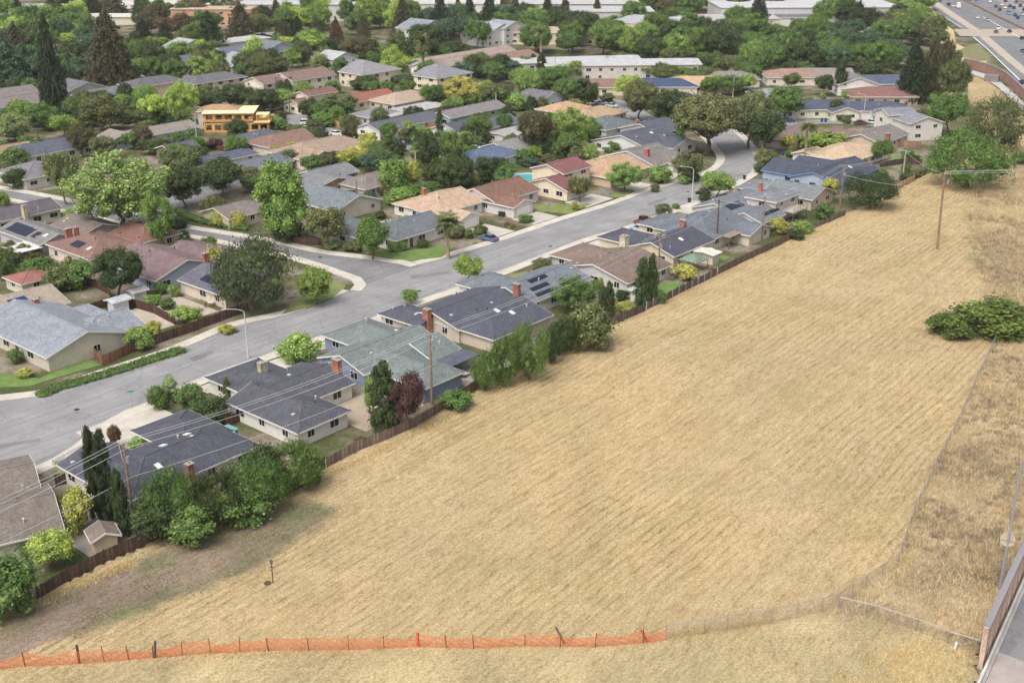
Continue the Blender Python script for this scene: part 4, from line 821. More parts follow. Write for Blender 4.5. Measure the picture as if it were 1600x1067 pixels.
hpx('red roofed cream house with a pale chimney', 565, 148, 24, 11, 2.9, (164,104,86), (238,222,190), 'gg', vents=1)
hpx('tan hipped house with dark garage openings', 630, 147, 22, 14, 2.9, (188,166,146), (216,194,168), 'hh', vents=1)
hpx('pale flat roofed long house in front of the tan hipped house', 640, 169, 26, 10, 2.6, (194,190,188), (208,200,192), 'gg', pt=.08, vents=0)
hpx('slate roofed white house behind the light wood fence', 625, 186, 28, 11, 2.8, (96,99,108), (236,230,220), 'gg', vents=2, extra=[(-8,-4,8,8,2.8,'gg','v')])
hpx('grey house with teal walls and a row of windows', 732, 168, 28, 10, 2.9, (142,136,136), (150,178,182), 'gg', vents=1)
hpx('slate roofed white gable house in the middle of the trees', 722, 192, 16, 13, 3.2, (98,102,114), (238,236,232), 'gg', 'u', vents=1)
hpx('dark roofed white house right of the white gable house', 768, 187, 17, 11, 2.9, (96,99,108), (230,228,222), 'gg', vents=1)
hpx('bright blue roofed house among dark shrubs', 758, 235, 20, 13, 2.8, (104,120,150), (214,212,206), 'hh', vents=2)
hpx('pale grey gabled house beside the blue roof', 795, 222, 13, 12, 2.9, (150,148,146), (212,212,196), 'gg', vents=0)
hpx('pale concrete roofed house beside the tall dark tree', 805, 203, 16, 10, 2.7, (178,176,172), (214,212,208), 'gg', pt=.1, vents=0)
hpx('grey hipped house below the yellow green tree', 585, 172, 14, 10, 2.8, (142,142,146), (200,200,204), 'hh', vents=1)
hpx('pale blue walled house with taupe roof', 240, 199, 26, 11, 2.9, (156,146,136), (150,176,210), 'gg', vents=0, extra=[(-11,2,10,9,2.8,'gg','v')])
hpx('slate roofed house near the left edge with cream walls', 68, 225, 26, 13, 2.8, (92,97,110), (226,216,196), 'hh', vents=0)
hpx('grey hipped house with a white garage beside the side street', 55, 257, 15, 15, 3.0, (136,132,136), (214,206,196), 'hh', vents=2, garage=())
hpx('low slate carport roof below the blue walled house', 277, 226, 10, 9, 2.4, (88,92,104), (150,128,108), 'gg', vents=0)
hpx('long dark roof in front of the hedge beside the street trees', 335, 245, 24, 9, 2.6, (88,94,110), (214,206,196), 'gg', pt=.15, vents=0)
hpx('grey roof strip right of the street trees', 405, 249, 16, 10, 2.6, (118,124,134), (206,200,190), 'gg', vents=0)
hpx('brown roofed low house at the far left edge', 2, 232, 16, 12, 2.7, (176,144,118), (206,190,170), 'gg', vents=0)
# apartments and larger houses at the upper left
hpx('grey roofed apartment block with tan walls', 330, 118, 24, 12, 5.2, (118,116,122), (220,200,180), 'hh', vents=3, name='apartment_building', cat='building')
hpx('left half of the grey roofed apartment row', 238, 123, 22, 12, 5.2, (116,115,120), (216,190,172), 'hh', vents=2, name='apartment_building', cat='building')
hpx('grey roofed pale house under the giant conifer', 170, 139, 24, 11, 3.4, (130,134,134), (200,196,184), 'hg', vents=1)
hpx('grey roofed house left of the giant conifer', 122, 134, 20, 13, 3.2, (124,124,130), (190,186,178), 'gg', 'v', vents=1)
hpx('large taupe roofed house at the left edge', 22, 154, 28, 13, 3.4, (140,132,130), (196,186,174), 'gg', vents=1, extra=[(4,12,18,12,4.5,'gg','u')])
hpx('blue grey roofed block behind the dark round tree', 285, 90, 34, 12, 5, (114,118,128), (206,202,196), 'gg', vents=0, name='apartment_building', cat='building')
hpx('pale roofed block with white gables behind the apartments', 292, 72, 26, 12, 5.6, (176,178,180), (214,210,204), 'gg', 'v', vents=0, name='apartment_building', cat='building')
hpx('flat roofed pale building right of the dark conifers', 370, 57, 30, 14, 6.5, (196,192,188), (226,216,206), 'flat', vents=0, name='commercial_building', cat='building', fascia=False)
hpx('slate roofed white house below the flat roofed building', 366, 75, 18, 12, 5.4, (116,122,138), (228,228,228), 'gg', vents=0)
hpx('grey gabled pair right of the lime tree', 380, 92, 22, 14, 4, (176,178,182), (214,210,204), 'gg', 'v', vents=0)
hpx('brown roofed cream gable house above the timber frame house', 472, 113, 21, 14, 5.4, (148,122,110), (238,228,208), 'gg', 'u', vents=0)
hpx('brown roofed cream house beside the dark utility pole', 422, 120, 16, 12, 5.2, (148,122,112), (236,226,208), 'gg', 'u', vents=0)
hpx('grey roofed cream two storey house left of the lime tree', 578, 104, 21, 14, 5.4, (150,148,152), (236,222,196), 'hg', 'v', vents=1)
hpx('grey roofed cream house behind the skirted palm', 692, 110, 20, 13, 5.2, (144,144,150), (234,218,190), 'hg', 'v', vents=0)
hpx('long taupe roofed apartment row at the top centre', 725, 84, 54, 13, 5.4, (172,154,142), (226,214,198), 'gg', vents=0, name='apartment_building', cat='building')
hpx('white walled taupe roofed block below the apartment row', 705, 93, 34, 13, 6, (168,152,142), (232,226,218), 'gg', vents=0, name='apartment_building', cat='building')
hpx('brown roofed house at the right end of the apartment row', 790, 86, 30, 13, 5.4, (160,128,114), (226,210,190), 'gg', vents=0)
hpx('pale grey house behind the first creek trees', 660, 37, 22, 16, 6, (150,154,164), (220,220,222), 'gg', 'v', vents=0)
hpx('white gabled house between the dark conifers', 765, 42, 24, 18, 6, (176,180,190), (230,228,226), 'gg', 'v', vents=0)
hpx('tall pale house right of the dark conifers', 788, 36, 16, 14, 8, (160,164,174), (222,218,212), 'gg', 'v', vents=0)
hpx('small white house behind the hedge row', 525, 84, 14, 12, 6, (190,190,194), (232,230,228), 'gg', 'v', vents=0)
hpx('grey blue block beside the lime tree', 424, 68, 16, 14, 6.5, (126,130,142), (190,196,206), 'gg', 'v', vents=0, name='apartment_building', cat='building')
# far buildings along the top
def big(label, x, y, L, Wd, ev, roof, wall, rot=0, name='warehouse', ends='flat', pt=.2, wf=9, **k):
    k.setdefault('win', name != 'warehouse')
    return hpx(label, x, y, L, Wd, ev, roof, wall, ends, 'u', pt, rot=rot, vents=0, name=name, cat='building', lod=2, wfreq=wf, z=ev, **k)
ROTV = -RZ                       # square to the picture rather than to the street
big('long white roofed two storey building with many windows', 970, 97, 62, 17, 6, (196,196,198), (216,208,196), ROTV+R(4), 'apartment_building', 'gg', .12, 4.5)
big('white roofed wing left of the long white building', 880, 93, 62, 15, 6, (194,196,198), (212,204,194), ROTV+R(10), 'apartment_building', 'gg', .12, 4.5)
big('cream building with a tan roof above the creek trees', 880, 48, 92, 18, 5.6, (196,176,156), (236,218,184), ROTV-R(3), 'apartment_building', 'hh', .2, 5)
big('grey roofed office block with dark upper windows', 1010, 33, 34, 22, 9, (176,178,182), (232,222,196), ROTV-R(20), 'office_building', 'hh', .25, 4)
big('pale low roof right of the office block', 1060, 33, 36, 24, 8, (200,202,204), (222,218,208), ROTV-R(10), 'warehouse', 'hh', .15)
big('white warehouse with a red stripe behind the creek trees', 1115, 26, 64, 20, 8, (200,194,190), (214,210,206), ROTV)
big('very long white warehouse at the top right', 1255, 6, 100, 40, 8, (204,204,206), (214,214,214), ROTV+R(2))
big('white warehouse at the top centre', 945, 14, 50, 26, 9, (200,200,202), (212,210,206), ROTV)
big('pale roofed depot at the top centre', 900, 2, 70, 30, 9, (196,196,196), (210,208,204), ROTV)
big('white industrial hall at the top left corner', 120, 10, 70, 26, 4.6, (204,202,200), (216,208,194), ROTV)
big('pale hall behind the conifers at the top left', 30, 25, 50, 20, 4.5, (196,200,204), (226,222,216), ROTV)
big('cream roofed hall above the giant conifer', 215, 24, 56, 18, 4.2, (224,218,206), (230,222,206), ROTV)
big('white low hall left of the orange building', 260, 4, 60, 24, 5, (220,216,210), (236,230,222), ROTV)
big('orange pink building at the top left', 335, 12, 44, 16, 9, (206,176,150), (222,170,130), ROTV, 'office_building')
big('grey white hall above the lime trees', 460, 4, 60, 22, 9, (200,202,206), (214,212,208), ROTV)
big('pale hall behind the tall conifers at the top centre', 560, 6, 66, 20, 8, (206,206,206), (220,216,208), ROTV)
big('light roofed hall beyond the top centre conifers', 690, 3, 66, 22, 8, (208,206,204), (224,220,214), ROTV)
big('small white house roof by the ramp', 1385, 11, 22, 14, 6, (176,180,184), (226,224,220), ROTV, 'commercial_building', 'gg')
big('dark roofed shed beside the ramp trees', 1235, 26, 34, 12, 5, (124,124,128), (206,206,206), ROTV, 'commercial_building', 'gg')
# right of the three oaks
hpx('dark roofed cream house with a green front lawn', 1268, 160, 24, 13, 3, (84,90,106), (236,226,206), 'hg', vents=0, extra=[(8,-7,10,9,2.9,'gg','v')], rot=-RZ+R(6))
hpx('large dark roofed white house with two garages', 1366, 162, 24, 13, 3.0, (82,88,106), (238,232,220), 'hh', vents=2, extra=[(3,-7,9,8,2.8,'gg','v')], rot=-RZ-R(4))
hpx('white two storey house with grey gables beside the dense green tree', 1432, 180, 12, 13, 5.4, (142,144,152), (226,220,212), 'gg', 'v', vents=0, rot=-RZ+R(14), extra=[(-3,7,10,9,6.4,'gg','u')])
hpx('grey roofed garage wing of the court', 1398, 175, 12, 12, 3, (126,128,138), (230,222,210), 'gg', 'v', vents=0, rot=-RZ)
hpx('brown roofed low house below the court', 1240, 202, 22, 12, 2.8, (146,122,118), (200,186,174), 'hh', vents=0)
hpx('mauve brown roof left of the long grey brown house', 1300, 205, 17, 12, 2.8, (150,118,112), (206,190,176), 'hh', vents=0)
hpx('red brown hipped roof behind the court houses', 1375, 140, 24, 14, 3, (150,108,100), (206,172,150), 'hh', vents=0, rot=-RZ)
hpx('slate roofed house with a blue white gable', 1370, 121, 26, 14, 3.2, (96,104,128), (220,224,230), 'gg', vents=0, rot=-RZ+R(4))
hpx('white garaged house with a grey roof behind the cypress', 1335, 122, 16, 14, 4, (140,136,140), (238,234,230), 'gg', 'v', vents=0, rot=-RZ)
hpx('pink brown hipped house at the creek edge', 1237, 111, 22, 14, 3.2, (170,136,122), (232,220,204), 'hh', vents=0, rot=-RZ)
hpx('grey brown roof right of the pink brown house', 1290, 110, 20, 13, 3.2, (156,144,138), (220,212,204), 'gg', vents=0, rot=-RZ)
hpx('brown roofed cream house with a small lawn', 942, 127, 24, 13, 3, (154,120,106), (230,212,184), 'hh', vents=0, rot=-RZ)
hpx('dark blue solar roofed house by the brown roof', 1033, 126, 26, 13, 3, (66,80,112), (232,224,210), 'hh', vents=0, rot=-RZ)
hpx('light tan roofed house right of the solar roof', 1090, 123, 26, 14, 3, (206,170,134), (236,220,204), 'hg', vents=0, rot=-RZ)
hpx('taupe roof between the oaks and the creek trees', 1140, 115, 22, 13, 3, (150,140,136), (214,206,196), 'hh', vents=0, rot=-RZ)
hpx('grey roof peeping out right of the oaks', 1210, 142, 18, 13, 3, (160,160,164), (226,222,216), 'hh', vents=0, rot=-RZ)
hpx('red roof between the long white building and the cypresses', 815, 92, 40, 12, 4, (168,112,102), (226,206,190), 'gg', vents=0, rot=-RZ)
# ---------------------------------------------------------------- timber frame house under construction
def frame_house():
    p = G(370, 207); root = empty('timber_frame_house', p, R(4)); tag(root, 'unfinished orange plywood frame house with open windows', 'house'); PLY = lin(236,190,116); PLY2 = lin(222,164,88)
    u, v = WUV(p); FOOT.append((u-9,u+9,v-8,v+8))
    W_, D_ = 20, 13
    for k, (x0, x1, y0, y1, z0, z1) in enumerate([(-W_/2,W_/2,0,D_,0,2.9),(-W_/2,5,1.5,D_,3.0,5.6)]):
        for wall in ('S','W','E','N'):
            mb = MB(); ln = (x1-x0) if wall in 'SN' else (y1-y0); n = int(ln/2.6)
            def bx(a0,a1,za,zb):
                if wall == 'S': mb.box(x0+a0,x0+a1,y0,y0+.15,za,zb)
                elif wall == 'N': mb.box(x0+a0,x0+a1,y1-.15,y1,za,zb)
                elif wall == 'W': mb.box(x0,x0+.15,y0+.16+a0*.97,y0+.16+a1*.97,za,zb)
                else: mb.box(x1-.15,x1,y0+.16+a0*.97,y0+.16+a1*.97,za,zb)
            bx(0,ln,z0,z0+.8); bx(0,ln,z1-.5,z1)
            for i in range(n+1): a = ln*i/n; bx(max(0,a-.45),min(ln,a+.45),z0+.8,z1-.5)
            mb.build('frame_wall','wood',root,PLY2)
        for i in range(9):
            a = x0+.5+(x1-x0-1)*i/8; pbox('stud','wood',root,(a,(y0+y1)/2,(z0+z1)/2),(.12,.12,z1-z0-.05),PLY)
    MB().box(-W_/2-.6,5.6,.8,D_+.6,5.62,5.86).build('roof_deck','wood',root,lin(246,222,170)); MB().box(5.3,W_/2+.5,-.5,D_+.4,2.92,3.08).build('floor_deck','wood',root,PLY)
    MB().box(6,W_/2,2,6,5.0,5.16).build('roof_deck','wood',root,lin(246,222,170))
    for x_ in (6.2,W_/2-.2):
        for y_ in (2.2,5.8): pbox('post','wood',root,(x_,y_,4.05),(.2,.2,1.92),PLY)
frame_house()
hpx('brown roofed house right behind the timber frame house', 345, 166, 14, 9, 5.6, (186,146,112), (222,204,186), 'hh', vents=0, rot=-RZ)
# ---------------------------------------------------------------- sheds, gazebo, carports
def shed(label, x, y, L, Wd, h, roof, wall, name='garden_shed', rot=0, ends='gg', ax='u', pt=.45):
    u, v = uvpx(x, y, 0); return house(label, [(-L/2,L/2,-Wd/2,Wd/2,h,ends,ax,pt)], roof, wall, rot=rot or .0001, center=(u,v), vents=0, win=False, name=name, cat='shed', door=[(0,'S',u)] if False else ())
shed('small tan garden shed with a brown gable roof by the fence', 164, 857, 3.6, 3.4, 2.3, (140,128,116), (220,192,156), ax='v', rot=R(-18))
shed('pale beige storage shed beside the navy roofed house', 1104, 409, 3.4, 5.2, 2.3, (232,226,212), (222,210,190), pt=.12)
shed('white round topped garden shed beside the tall cypresses', 991, 470, 2, 2, 2.4, (206,204,200), (232,228,220), ends='hh', pt=.5)
shed('white storage shed with an arched roof by the wooden fence', 186, 486, 4, 3, 2.4, (196,204,214), (214,220,228), pt=.3)
shed('small white outbuilding behind the clipped shrubs', 216, 470, 3.5, 3, 2.3, (220,218,214), (228,226,222), pt=.2)
shed('small grey playhouse with a pale roof near the back fence', 1346, 274, 5, 4, 2.2, (206,206,206), (200,186,180), pt=.3)
def canopy(label, x, y, L, Wd, h, mat, col, name, hip=False, posts=lin(120,100,84), cat='pavilion'):
    p = G(x, y); root = empty(name, p, RZ); tag(root, label, cat)
    if hip: MB().add([(-L/2,-Wd/2,h),(L/2,-Wd/2,h),(L/2,Wd/2,h),(-L/2,Wd/2,h),(0,0,h+1.3),(-L/2,-Wd/2,h-.12),(L/2,-Wd/2,h-.12),(L/2,Wd/2,h-.12),(-L/2,Wd/2,h-.12)], [(0,1,4),(1,2,4),(2,3,4),(3,0,4),(8,7,6,5),(0,5,6,1),(1,6,7,2),(2,7,8,3),(3,8,5,0)]).build('canopy', mat, root, col)
    else:
        MB().box(-L/2,L/2,-Wd/2,Wd/2,h,h+.12).build('canopy', mat, root, col)
        for i in range(int(L/.8)): pbox('rafter','wood',root,(-L/2+.4+i*.8,0,h-.08),(.08,Wd+.3,.15),posts)
    for sx in (-1,1):
        for sy in (-1,1): pbox('post','wood',root,(sx*(L/2-.2),sy*(Wd/2-.2),h/2),(.14,.14,h),posts)
    return root
canopy('green roofed square gazebo in the cream house backyard', 1083, 421, 4.6, 4.6, 2.3, 'shingle', lin(122,140,122), 'gazebo', True)
canopy('weathered brown carport beside the grey gabled house', 1135, 380, 8, 6, 2.6, 'wood', lin(150,134,122), 'carport')
canopy('dark flat patio cover behind the blue house', 707, 577, 6.8, 6.2, 2.35, 'shingle', lin(96,100,112), 'patio_cover')
canopy('white flat patio roof beside the solar array house', 37, 403, 5.5, 7, 2.3, 'paint', lin(236,234,230), 'patio_cover')
canopy('turquoise trampoline tent between the slate roofed houses', 352, 695, 3.4, 2.4, 2.2, 'paint', lin(96,176,168), 'sun_shade', posts=lin(90,90,92), cat='shade')
def balcony():
    p = G(1237, 343); root = empty('balcony_deck', p, RZ); tag(root, 'raised timber balcony deck with railing behind the pinkish house', 'deck')
    MB().box(-3.5,3.5,-2.2,2.2,2.5,2.7).build('deck','wood',root,lin(178,168,156))
    for sx in (-3.3,0,3.3):
        for sy in (-2,2): pbox('post','wood',root,(sx,sy,1.25),(.16,.16,2.5),lin(120,104,90)); pbox('rail_post','wood',root,(sx,sy,3.2),(.1,.1,1),lin(170,160,150))
    for sy in (-2,2): pbox('rail','wood',root,(0,sy,3.7),(6.7,.08,.08),lin(190,182,172))
    for i in range(22): pbox('baluster','wood',root,(-3.2+i*.305,-2,3.2),(.05,.05,.95),lin(190,182,172))
balcony()
def pool():
    slab('pool_deck', pxpoly([(780,289),(795,272),(846,270),(842,289)]), 0, .1, 'concrete', CONC, 'pale deck around the small swimming pool')
    sheet('pool_water', pxpoly([(786,287),(798,274),(842,272),(838,287)]), .12, 'pool', None, 'turquoise backyard pool water')
pool()
# ================================================================ FENCES
def panel_mesh(L, h, n, seed):
    g = random.Random(seed); mb = MB()
    for i in range(n):
        x0 = L*i/n+.008; x1 = L*(i+1)/n-.008; mb.box(x0,x1,-.012+g.uniform(-.006,.006),.012,.05,h*g.uniform(.96,1.0))
    mb.box(0,L,.013,.06,.35,.44); mb.box(0,L,.013,.06,h-.4,h-.31); return mb.mesh('panel','wood')
_pm = {}
def fence(pts, h, col, label, world=None, step=2.4, name='wooden_fence', post=None, n=15):
    P = [Vector((*q, 0)) for q in (pxpoly(pts) if world is None else world)]; root = empty(name, P[0]); tag(root, label, 'fence')
    k = 0
    for a, b in zip(P, P[1:]):
        m = max(1, round((b-a).length/step)); ang = math.atan2(b.y-a.y, b.x-a.x)
        for i in range(m):
            p = a.lerp(b, i/m)-P[0]; key = (h, n, k % 3)
            if key not in _pm: _pm[key] = panel_mesh(1.0 if False else 2.4, h, n, k)
            j = rng.uniform(.82, 1.15); o = link('panel', _pm[key], root, scol(col, j), p, (R(rng.uniform(-1.5,1.5)),0,ang), ((b-a).length/m/2.4,1,rng.uniform(.97,1.03)))
            pbox('post','wood',root,p+Vector((0,0,h/2+.05)),(.12,.12,h+.12),scol(post or col, .9),(0,0,ang)); k += 1
    pbox('post','wood',root,P[-1]-P[0]+Vector((0,0,h/2+.05)),(.12,.12,h+.12),scol(post or col,.9))
    return root
DBR = lin(98,78,68); GBR = lin(136,120,108); RBR = lin(148,98,74); LBR = lin(214,168,118)
fence([(60,938),(110,908),(165,880),(222,855)], 1.85, DBR, 'dark brown board fence beside the small tan shed')
fence([(222,855),(330,808),(430,768),(508,732)], 1.8, DBR, 'board fence hidden behind the big green hedge trees')
fence([(511,732),(555,708),(605,688)], 1.8, GBR, 'weathered grey brown fence behind the white house')
fence([(605,688),(650,668),(686,646)], 1.8, lin(126,108,98), 'grey brown fence behind the purple leaved tree')
fence([(686,646),(742,610),(790,590),(880,548),(950,515)], 1.7, lin(112,86,74), 'red brown fence behind the row of bushy trees')
fence([(956,510),(985,498),(1008,488)], 1.8, lin(108,92,88), 'dark fence below the yellow shrub')
fence([(1010,486),(1040,472),(1100,442),(1120,432)], 1.8, lin(104,96,98), 'dark grey fence with pale posts behind the vivid lawn', post=lin(196,192,188))
fence([(1122,431),(1160,412),(1200,393),(1236,375)], 1.8, lin(116,98,88), 'brown board fence behind the carport house')
fence([(1238,374),(1275,358),(1320,338)], 1.6, lin(120,112,100), 'low weathered fence below the balcony house')
fence([(1392,302),(1412,291),(1428,283)], 1.7, lin(206,176,138), 'light tan fence section near the weeping tree')
fence([(1429,282),(1445,275),(1458,268)], 1.8, lin(92,74,66), 'dark fence section beside the weeping tree')
fence([(137,546),(161,572),(200,554)], 1.8, RBR, 'new red brown fence wrapping the grey house side yard')
fence([(200,554),(245,538),(310,515),(378,490)], 1.8, lin(98,72,62), 'long dark brown fence along the street pavement')
fence([(200,478),(240,490),(274,508)], 1.8, lin(92,66,56), 'dark fence between the side yard and the clipped shrubs')
fence([(135,490),(160,482),(174,478),(172,462),(150,450),(132,446)], 1.7, lin(112,78,62), 'curved brown fence behind the tan shingled house')
fence([(88,760),(131,748)], 1.7, lin(96,70,60), 'short dark fence by the yellow green bush')
fence([(352,668),(377,658)], 1.6, lin(96,66,58), 'short dark fence beside the white house wall')
fence([(447,376),(470,383),(506,384)], 1.7, lin(110,84,72), 'brown fence below the bright green tree')
fence([(490,186),(512,192),(533,201)], 2.0, LBR, 'light new wood fence at the bend of the back street')
fence([(560,208),(580,212),(598,215)], 2.0, lin(206,148,92), 'orange wood fence in front of the slate roofed white house')
fence([(620,208),(650,205),(682,203)], 1.9, lin(188,122,84), 'reddish fence right of the slate roofed white house')
fence([(930,268),(938,262)], 1.7, lin(130,84,70), 'small red fence beside the orange tan roof')
fence([(1350,230),(1385,228),(1438,232)], 1.8, lin(162,120,106), 'pinkish brown wall fence below the tan walled house')
fence([(1375,262),(1410,257),(1440,258)], 1.7, lin(96,78,70), 'dark fence behind the back lawn')
fence([(1050,392),(1090,378),(1100,396)], 1.7, lin(92,78,74), 'dark fence between the cream house and the carport')
fence([(310,228),(340,236),(365,238)], 1.7, lin(104,72,66), 'dark red fence behind the street trees')
fence([(40,452),(75,446)], 1.6, lin(92,76,64), 'old trellis fence below the red pavilion')
def picket():
    P = [Vector((*q,0)) for q in pxpoly([(83,728),(105,716),(147,694)])]; root = empty('picket_fence', P[0]); tag(root, 'short white picket fence beside the pavement', 'fence')
    for a, b in zip(P, P[1:]):
        L = (b-a).length; d = (b-a)/L
        for i in range(int(L/.22)): pbox('picket','paint',root,a-P[0]+d*(i*.22)+Vector((0,0,.5)),(.1,.03,.9),WHITE,(0,0,math.atan2(d.y,d.x)))
        for z in (.25,.7): pbox('rail','paint',root,(a+b)/2-P[0]+Vector((0,0,z)),(L,.03,.07),WHITE,(0,0,math.atan2(d.y,d.x)))
picket()
# --- orange plastic barrier with stakes and a few leaning posts
ORANGE = [(-30,1052),(40,1044),(125,1040),(240,1030),(330,1024),(420,1020),(545,1018),(655,1014),(740,1016),(820,1013),(930,1014),(1005,1008),(1040,1003)]
def net_section(p, q, h, sag, seed):
    g = random.Random(seed); L = (q-p).length; d = (q-p)/L; nrm = Vector((-d.y,d.x,0)); mb = MB(); nx = max(4, int(L/.17)); nz = 12
    def P(i, j):
        t = i/nx; z = h*j/nz*(1-sag*math.sin(math.pi*t)*(.4+.6*j/nz))+.02; return d*(L*t)+nrm*(.10*math.sin(t*9+seed)*(j/nz)+.05*math.sin(t*23+j))+Vector((0,0,z))
    wd = .045; v_ = Vector((0,0,wd))
    for j in range(nz+1):
        for i in range(nx): a, b = P(i,j), P(i+1,j); w_ = v_*(1.3 if j in (0,nz) else .62); mb.add([a,b,b+w_,a+w_],[(0,1,2,3)])
    e = d*.038
    for i in range(nx+1):
        for j in range(nz): a, b = P(i,j), P(i,j+1); mb.add([a,a+e,b+e,b],[(0,1,2,3)])
    return mb.mesh('netting','net')
def orange_fence():
    P = [G(*q) for q in ORANGE]; root = empty('orange_barrier', P[0]); tag(root, 'sagging orange plastic barrier mesh along the front of the field', 'fence')
    for k, (a, b) in enumerate(zip(P, P[1:])):
        a = Vector((a.x,a.y,field_z(a.x,a.y))); b = Vector((b.x,b.y,field_z(b.x,b.y))); n = max(1, round((b-a).length/rng.uniform(2.6,5.2)))
        for i in range(n):
            p, q = a.lerp(b,i/n), a.lerp(b,(i+1)/n); off = Vector((0,0,.0)); link('netting', net_section(p, q, rng.uniform(1.15,1.65), rng.uniform(.02,.4), k*7+i), root, None, p-P[0])
            mb = MB().tube((0,0,-.2),(rng.uniform(-.12,.12),rng.uniform(-.1,.1),rng.uniform(1.5,1.9)),.05,.05,6); mb.build('stake','wood',root,lin(120,84,66)).location = p-P[0]
    return root
orange_fence()
def leaning_post(x, y, h, lean, col, label, r=.14):
    p = G(x,y); p.z = field_z(p.x,p.y); mb = MB().tube((0,0,-.3),(lean,0,h),r,r*.85,8); mb.tube((lean,0,h),(lean*1.03,0,h+.06),r*.85,r*.4,8); o = mb.build('old_post','wood',None,col); o.location = p; return tag(o, label, 'post')
leaning_post(124,1038,2.2,.05,lin(96,76,66),'dark upright timber post in the orange barrier near the left edge',.16)
leaning_post(241,1030,2.1,.35,lin(104,92,84),'second timber post of the orange barrier, tilting right',.15)
leaning_post(884,1008,2.0,-1.1,lin(112,104,98),'grey post leaning far left over the orange barrier')
leaning_post(1013,1006,1.5,-.8,lin(160,72,52),'short red brown post leaning left near the barrier end')
leaning_post(653,1013,1.75,0,lin(232,112,76),'bright orange marker post in the barrier',.2)
# --- chain link fence
def chain_section(p, q, h):
    d = q-p; L = d.length; mb = MB(); st = .2; s = Vector((0,0,1)); n = int((L+h)/st); dn = d/L; wd = dn*.019
    for i in range(n):
        for sg in (1,-1):
            x0 = i*st-h if sg > 0 else i*st; x1 = x0+h if sg > 0 else x0-h; z0, z1 = 0., h
            t0 = 0.; t1 = 1.
            for lim in (0, L):
                pass
            a, b = x0, x1; za, zb = 0., h
            if a < 0: za += (0-a)*(1 if sg > 0 else 1); a = 0
            if b > L: zb -= (b-L); b = L
            if sg < 0:
                a, b, za, zb = i*st, i*st-h, 0., h
                if a > L: za = a-L; a = L
                if b < 0: zb = h+b; b = 0
            if zb <= za: continue
            A, B = dn*a+s*za, dn*b+s*zb; mb.add([A,A+wd,B+wd,B],[(0,1,2,3)])
    return mb.mesh('mesh','link')
def chain_fence(pts, h, label):
    P = [G(*q) for q in pts]; P = [Vector((p.x,p.y,field_z(p.x,p.y))) for p in P]; root = empty('chain_link_fence', P[0]); tag(root, label, 'fence')
    for a, b in zip(P, P[1:]):
        n = max(1, round((b-a).length/3.0))
        for i in range(n):
            p, q = a.lerp(b,i/n)-P[0], a.lerp(b,(i+1)/n)-P[0]; link('mesh', chain_section(p,q,h), root, None, p); MB().tube((0,0,h),(q.x-p.x,q.y-p.y,h+q.z-p.z),.035,.035,5).build('top_rail','steel',root).location = p
            MB().tube((0,0,-.2),(0,0,h+.08),.05,.05,6).build('post','steel',root).location = p
    return root
chain_fence([(1040,1003),(1100,994),(1205,978),(1283,960),(1309,952)], 1.9, 'chain link fence section right of the orange barrier')
chain_fence([(1309,952),(1352,924),(1402,888),(1428,808),(1462,735),(1490,682),(1522,610),(1548,553),(1558,530)], 1.9, 'long chain link fence curving up to the round bush')
chain_fence([(1309,954),(1370,968),(1430,988),(1480,1008),(1528,1022)], 1.5, 'half buried chain link fence running towards the sound wall')
# ================================================================ SOUND WALLS
def sound_wall(P, h, label, cols, seg=3.0, cap=lin(150,146,152), th=.35, barrier=None):
    root = empty('sound_wall', P[0]); tag(root, label, 'wall')
    for a, b in zip(P, P[1:]):
        n = max(1, round((b-a).length/seg)); ang = math.atan2(b.y-a.y, b.x-a.x); L = (b-a).length/n; dn = (b-a).normalized()
        for i in range(n):
            m = a.lerp(b,(i+.5)/n)-P[0]; c = scol(cols, rng.uniform(.88,1.1)); rows = 6
            for r_ in range(rows): pbox('block_course','brick',root,m+Vector((0,0,h*(r_+.5)/rows)),(L-.42,th,h/rows-.05),scol(c,rng.uniform(.92,1.06)),(0,0,ang))
            pbox('pilaster','brick',root,m-dn*(L/2)+Vector((0,0,h/2)),(.41,th+.14,h),scol(c,.95),(0,0,ang)); pbox('cap','concrete',root,m+Vector((0,0,h+.1)),(L-.005,th+.32,.2),cap,(0,0,ang))
    return root
wa, wb = G(1531,1043), G(1600,889); wd_ = (wb-wa).normalized(); wn = Vector((-wd_.y,wd_.x,0))
sound_wall([wa, wa+wd_*30, wa+wd_*75], 5.0, 'tall pinkish block sound wall at the lower right', lin(210,180,158))
def barrier():
    root = empty('concrete_barrier', wa); tag(root, 'low white concrete barrier at the foot of the sound wall', 'barrier')
    for i in range(-6, 24):
        p = wd_*(i*3.2)-wn*.62; prof = [(-.38,0),(.38,0),(.2,.35),(.12,.9),(-.12,.9),(-.2,.35)]
        mb = MB(); a = [p-wn*x+Vector((0,0,z)) for x, z in prof]; b = [q+wd_*3.17 for q in a]; n = 6; mb.add(a+b, [tuple(range(n-1,-1,-1)),tuple(range(n,2*n))]+[(k,(k+1)%n,n+(k+1)%n,n+k) for k in range(n)]); mb.build('barrier_segment','concrete',root,scol(lin(206,202,198),rng.uniform(.92,1.06)))
barrier()
r0 = wa-wd_*25-wn*1.0; r1 = wa+wd_*75-wn*1.0
sheet('road', [(q.x,q.y) for q in (wa-wd_*25-wn*1.05, wa+wd_*75-wn*1.05, wa+wd_*75-wn*14, wa-wd_*25-wn*14)], .02, 'asphalt_dark', None, 'ramp road behind the sound wall at the lower right')
jx = (G(1556,1017)-wa).dot(wd_)
sheet('road', [(q.x,q.y) for q in (wa-wd_*25-wn*1.06, wa+wd_*jx-wn*1.06, wa+wd_*(jx-1.5)-wn*14, wa-wd_*25-wn*14)], .026, 'concrete', lin(172,160,154), 'pale concrete approach slab of the ramp road')
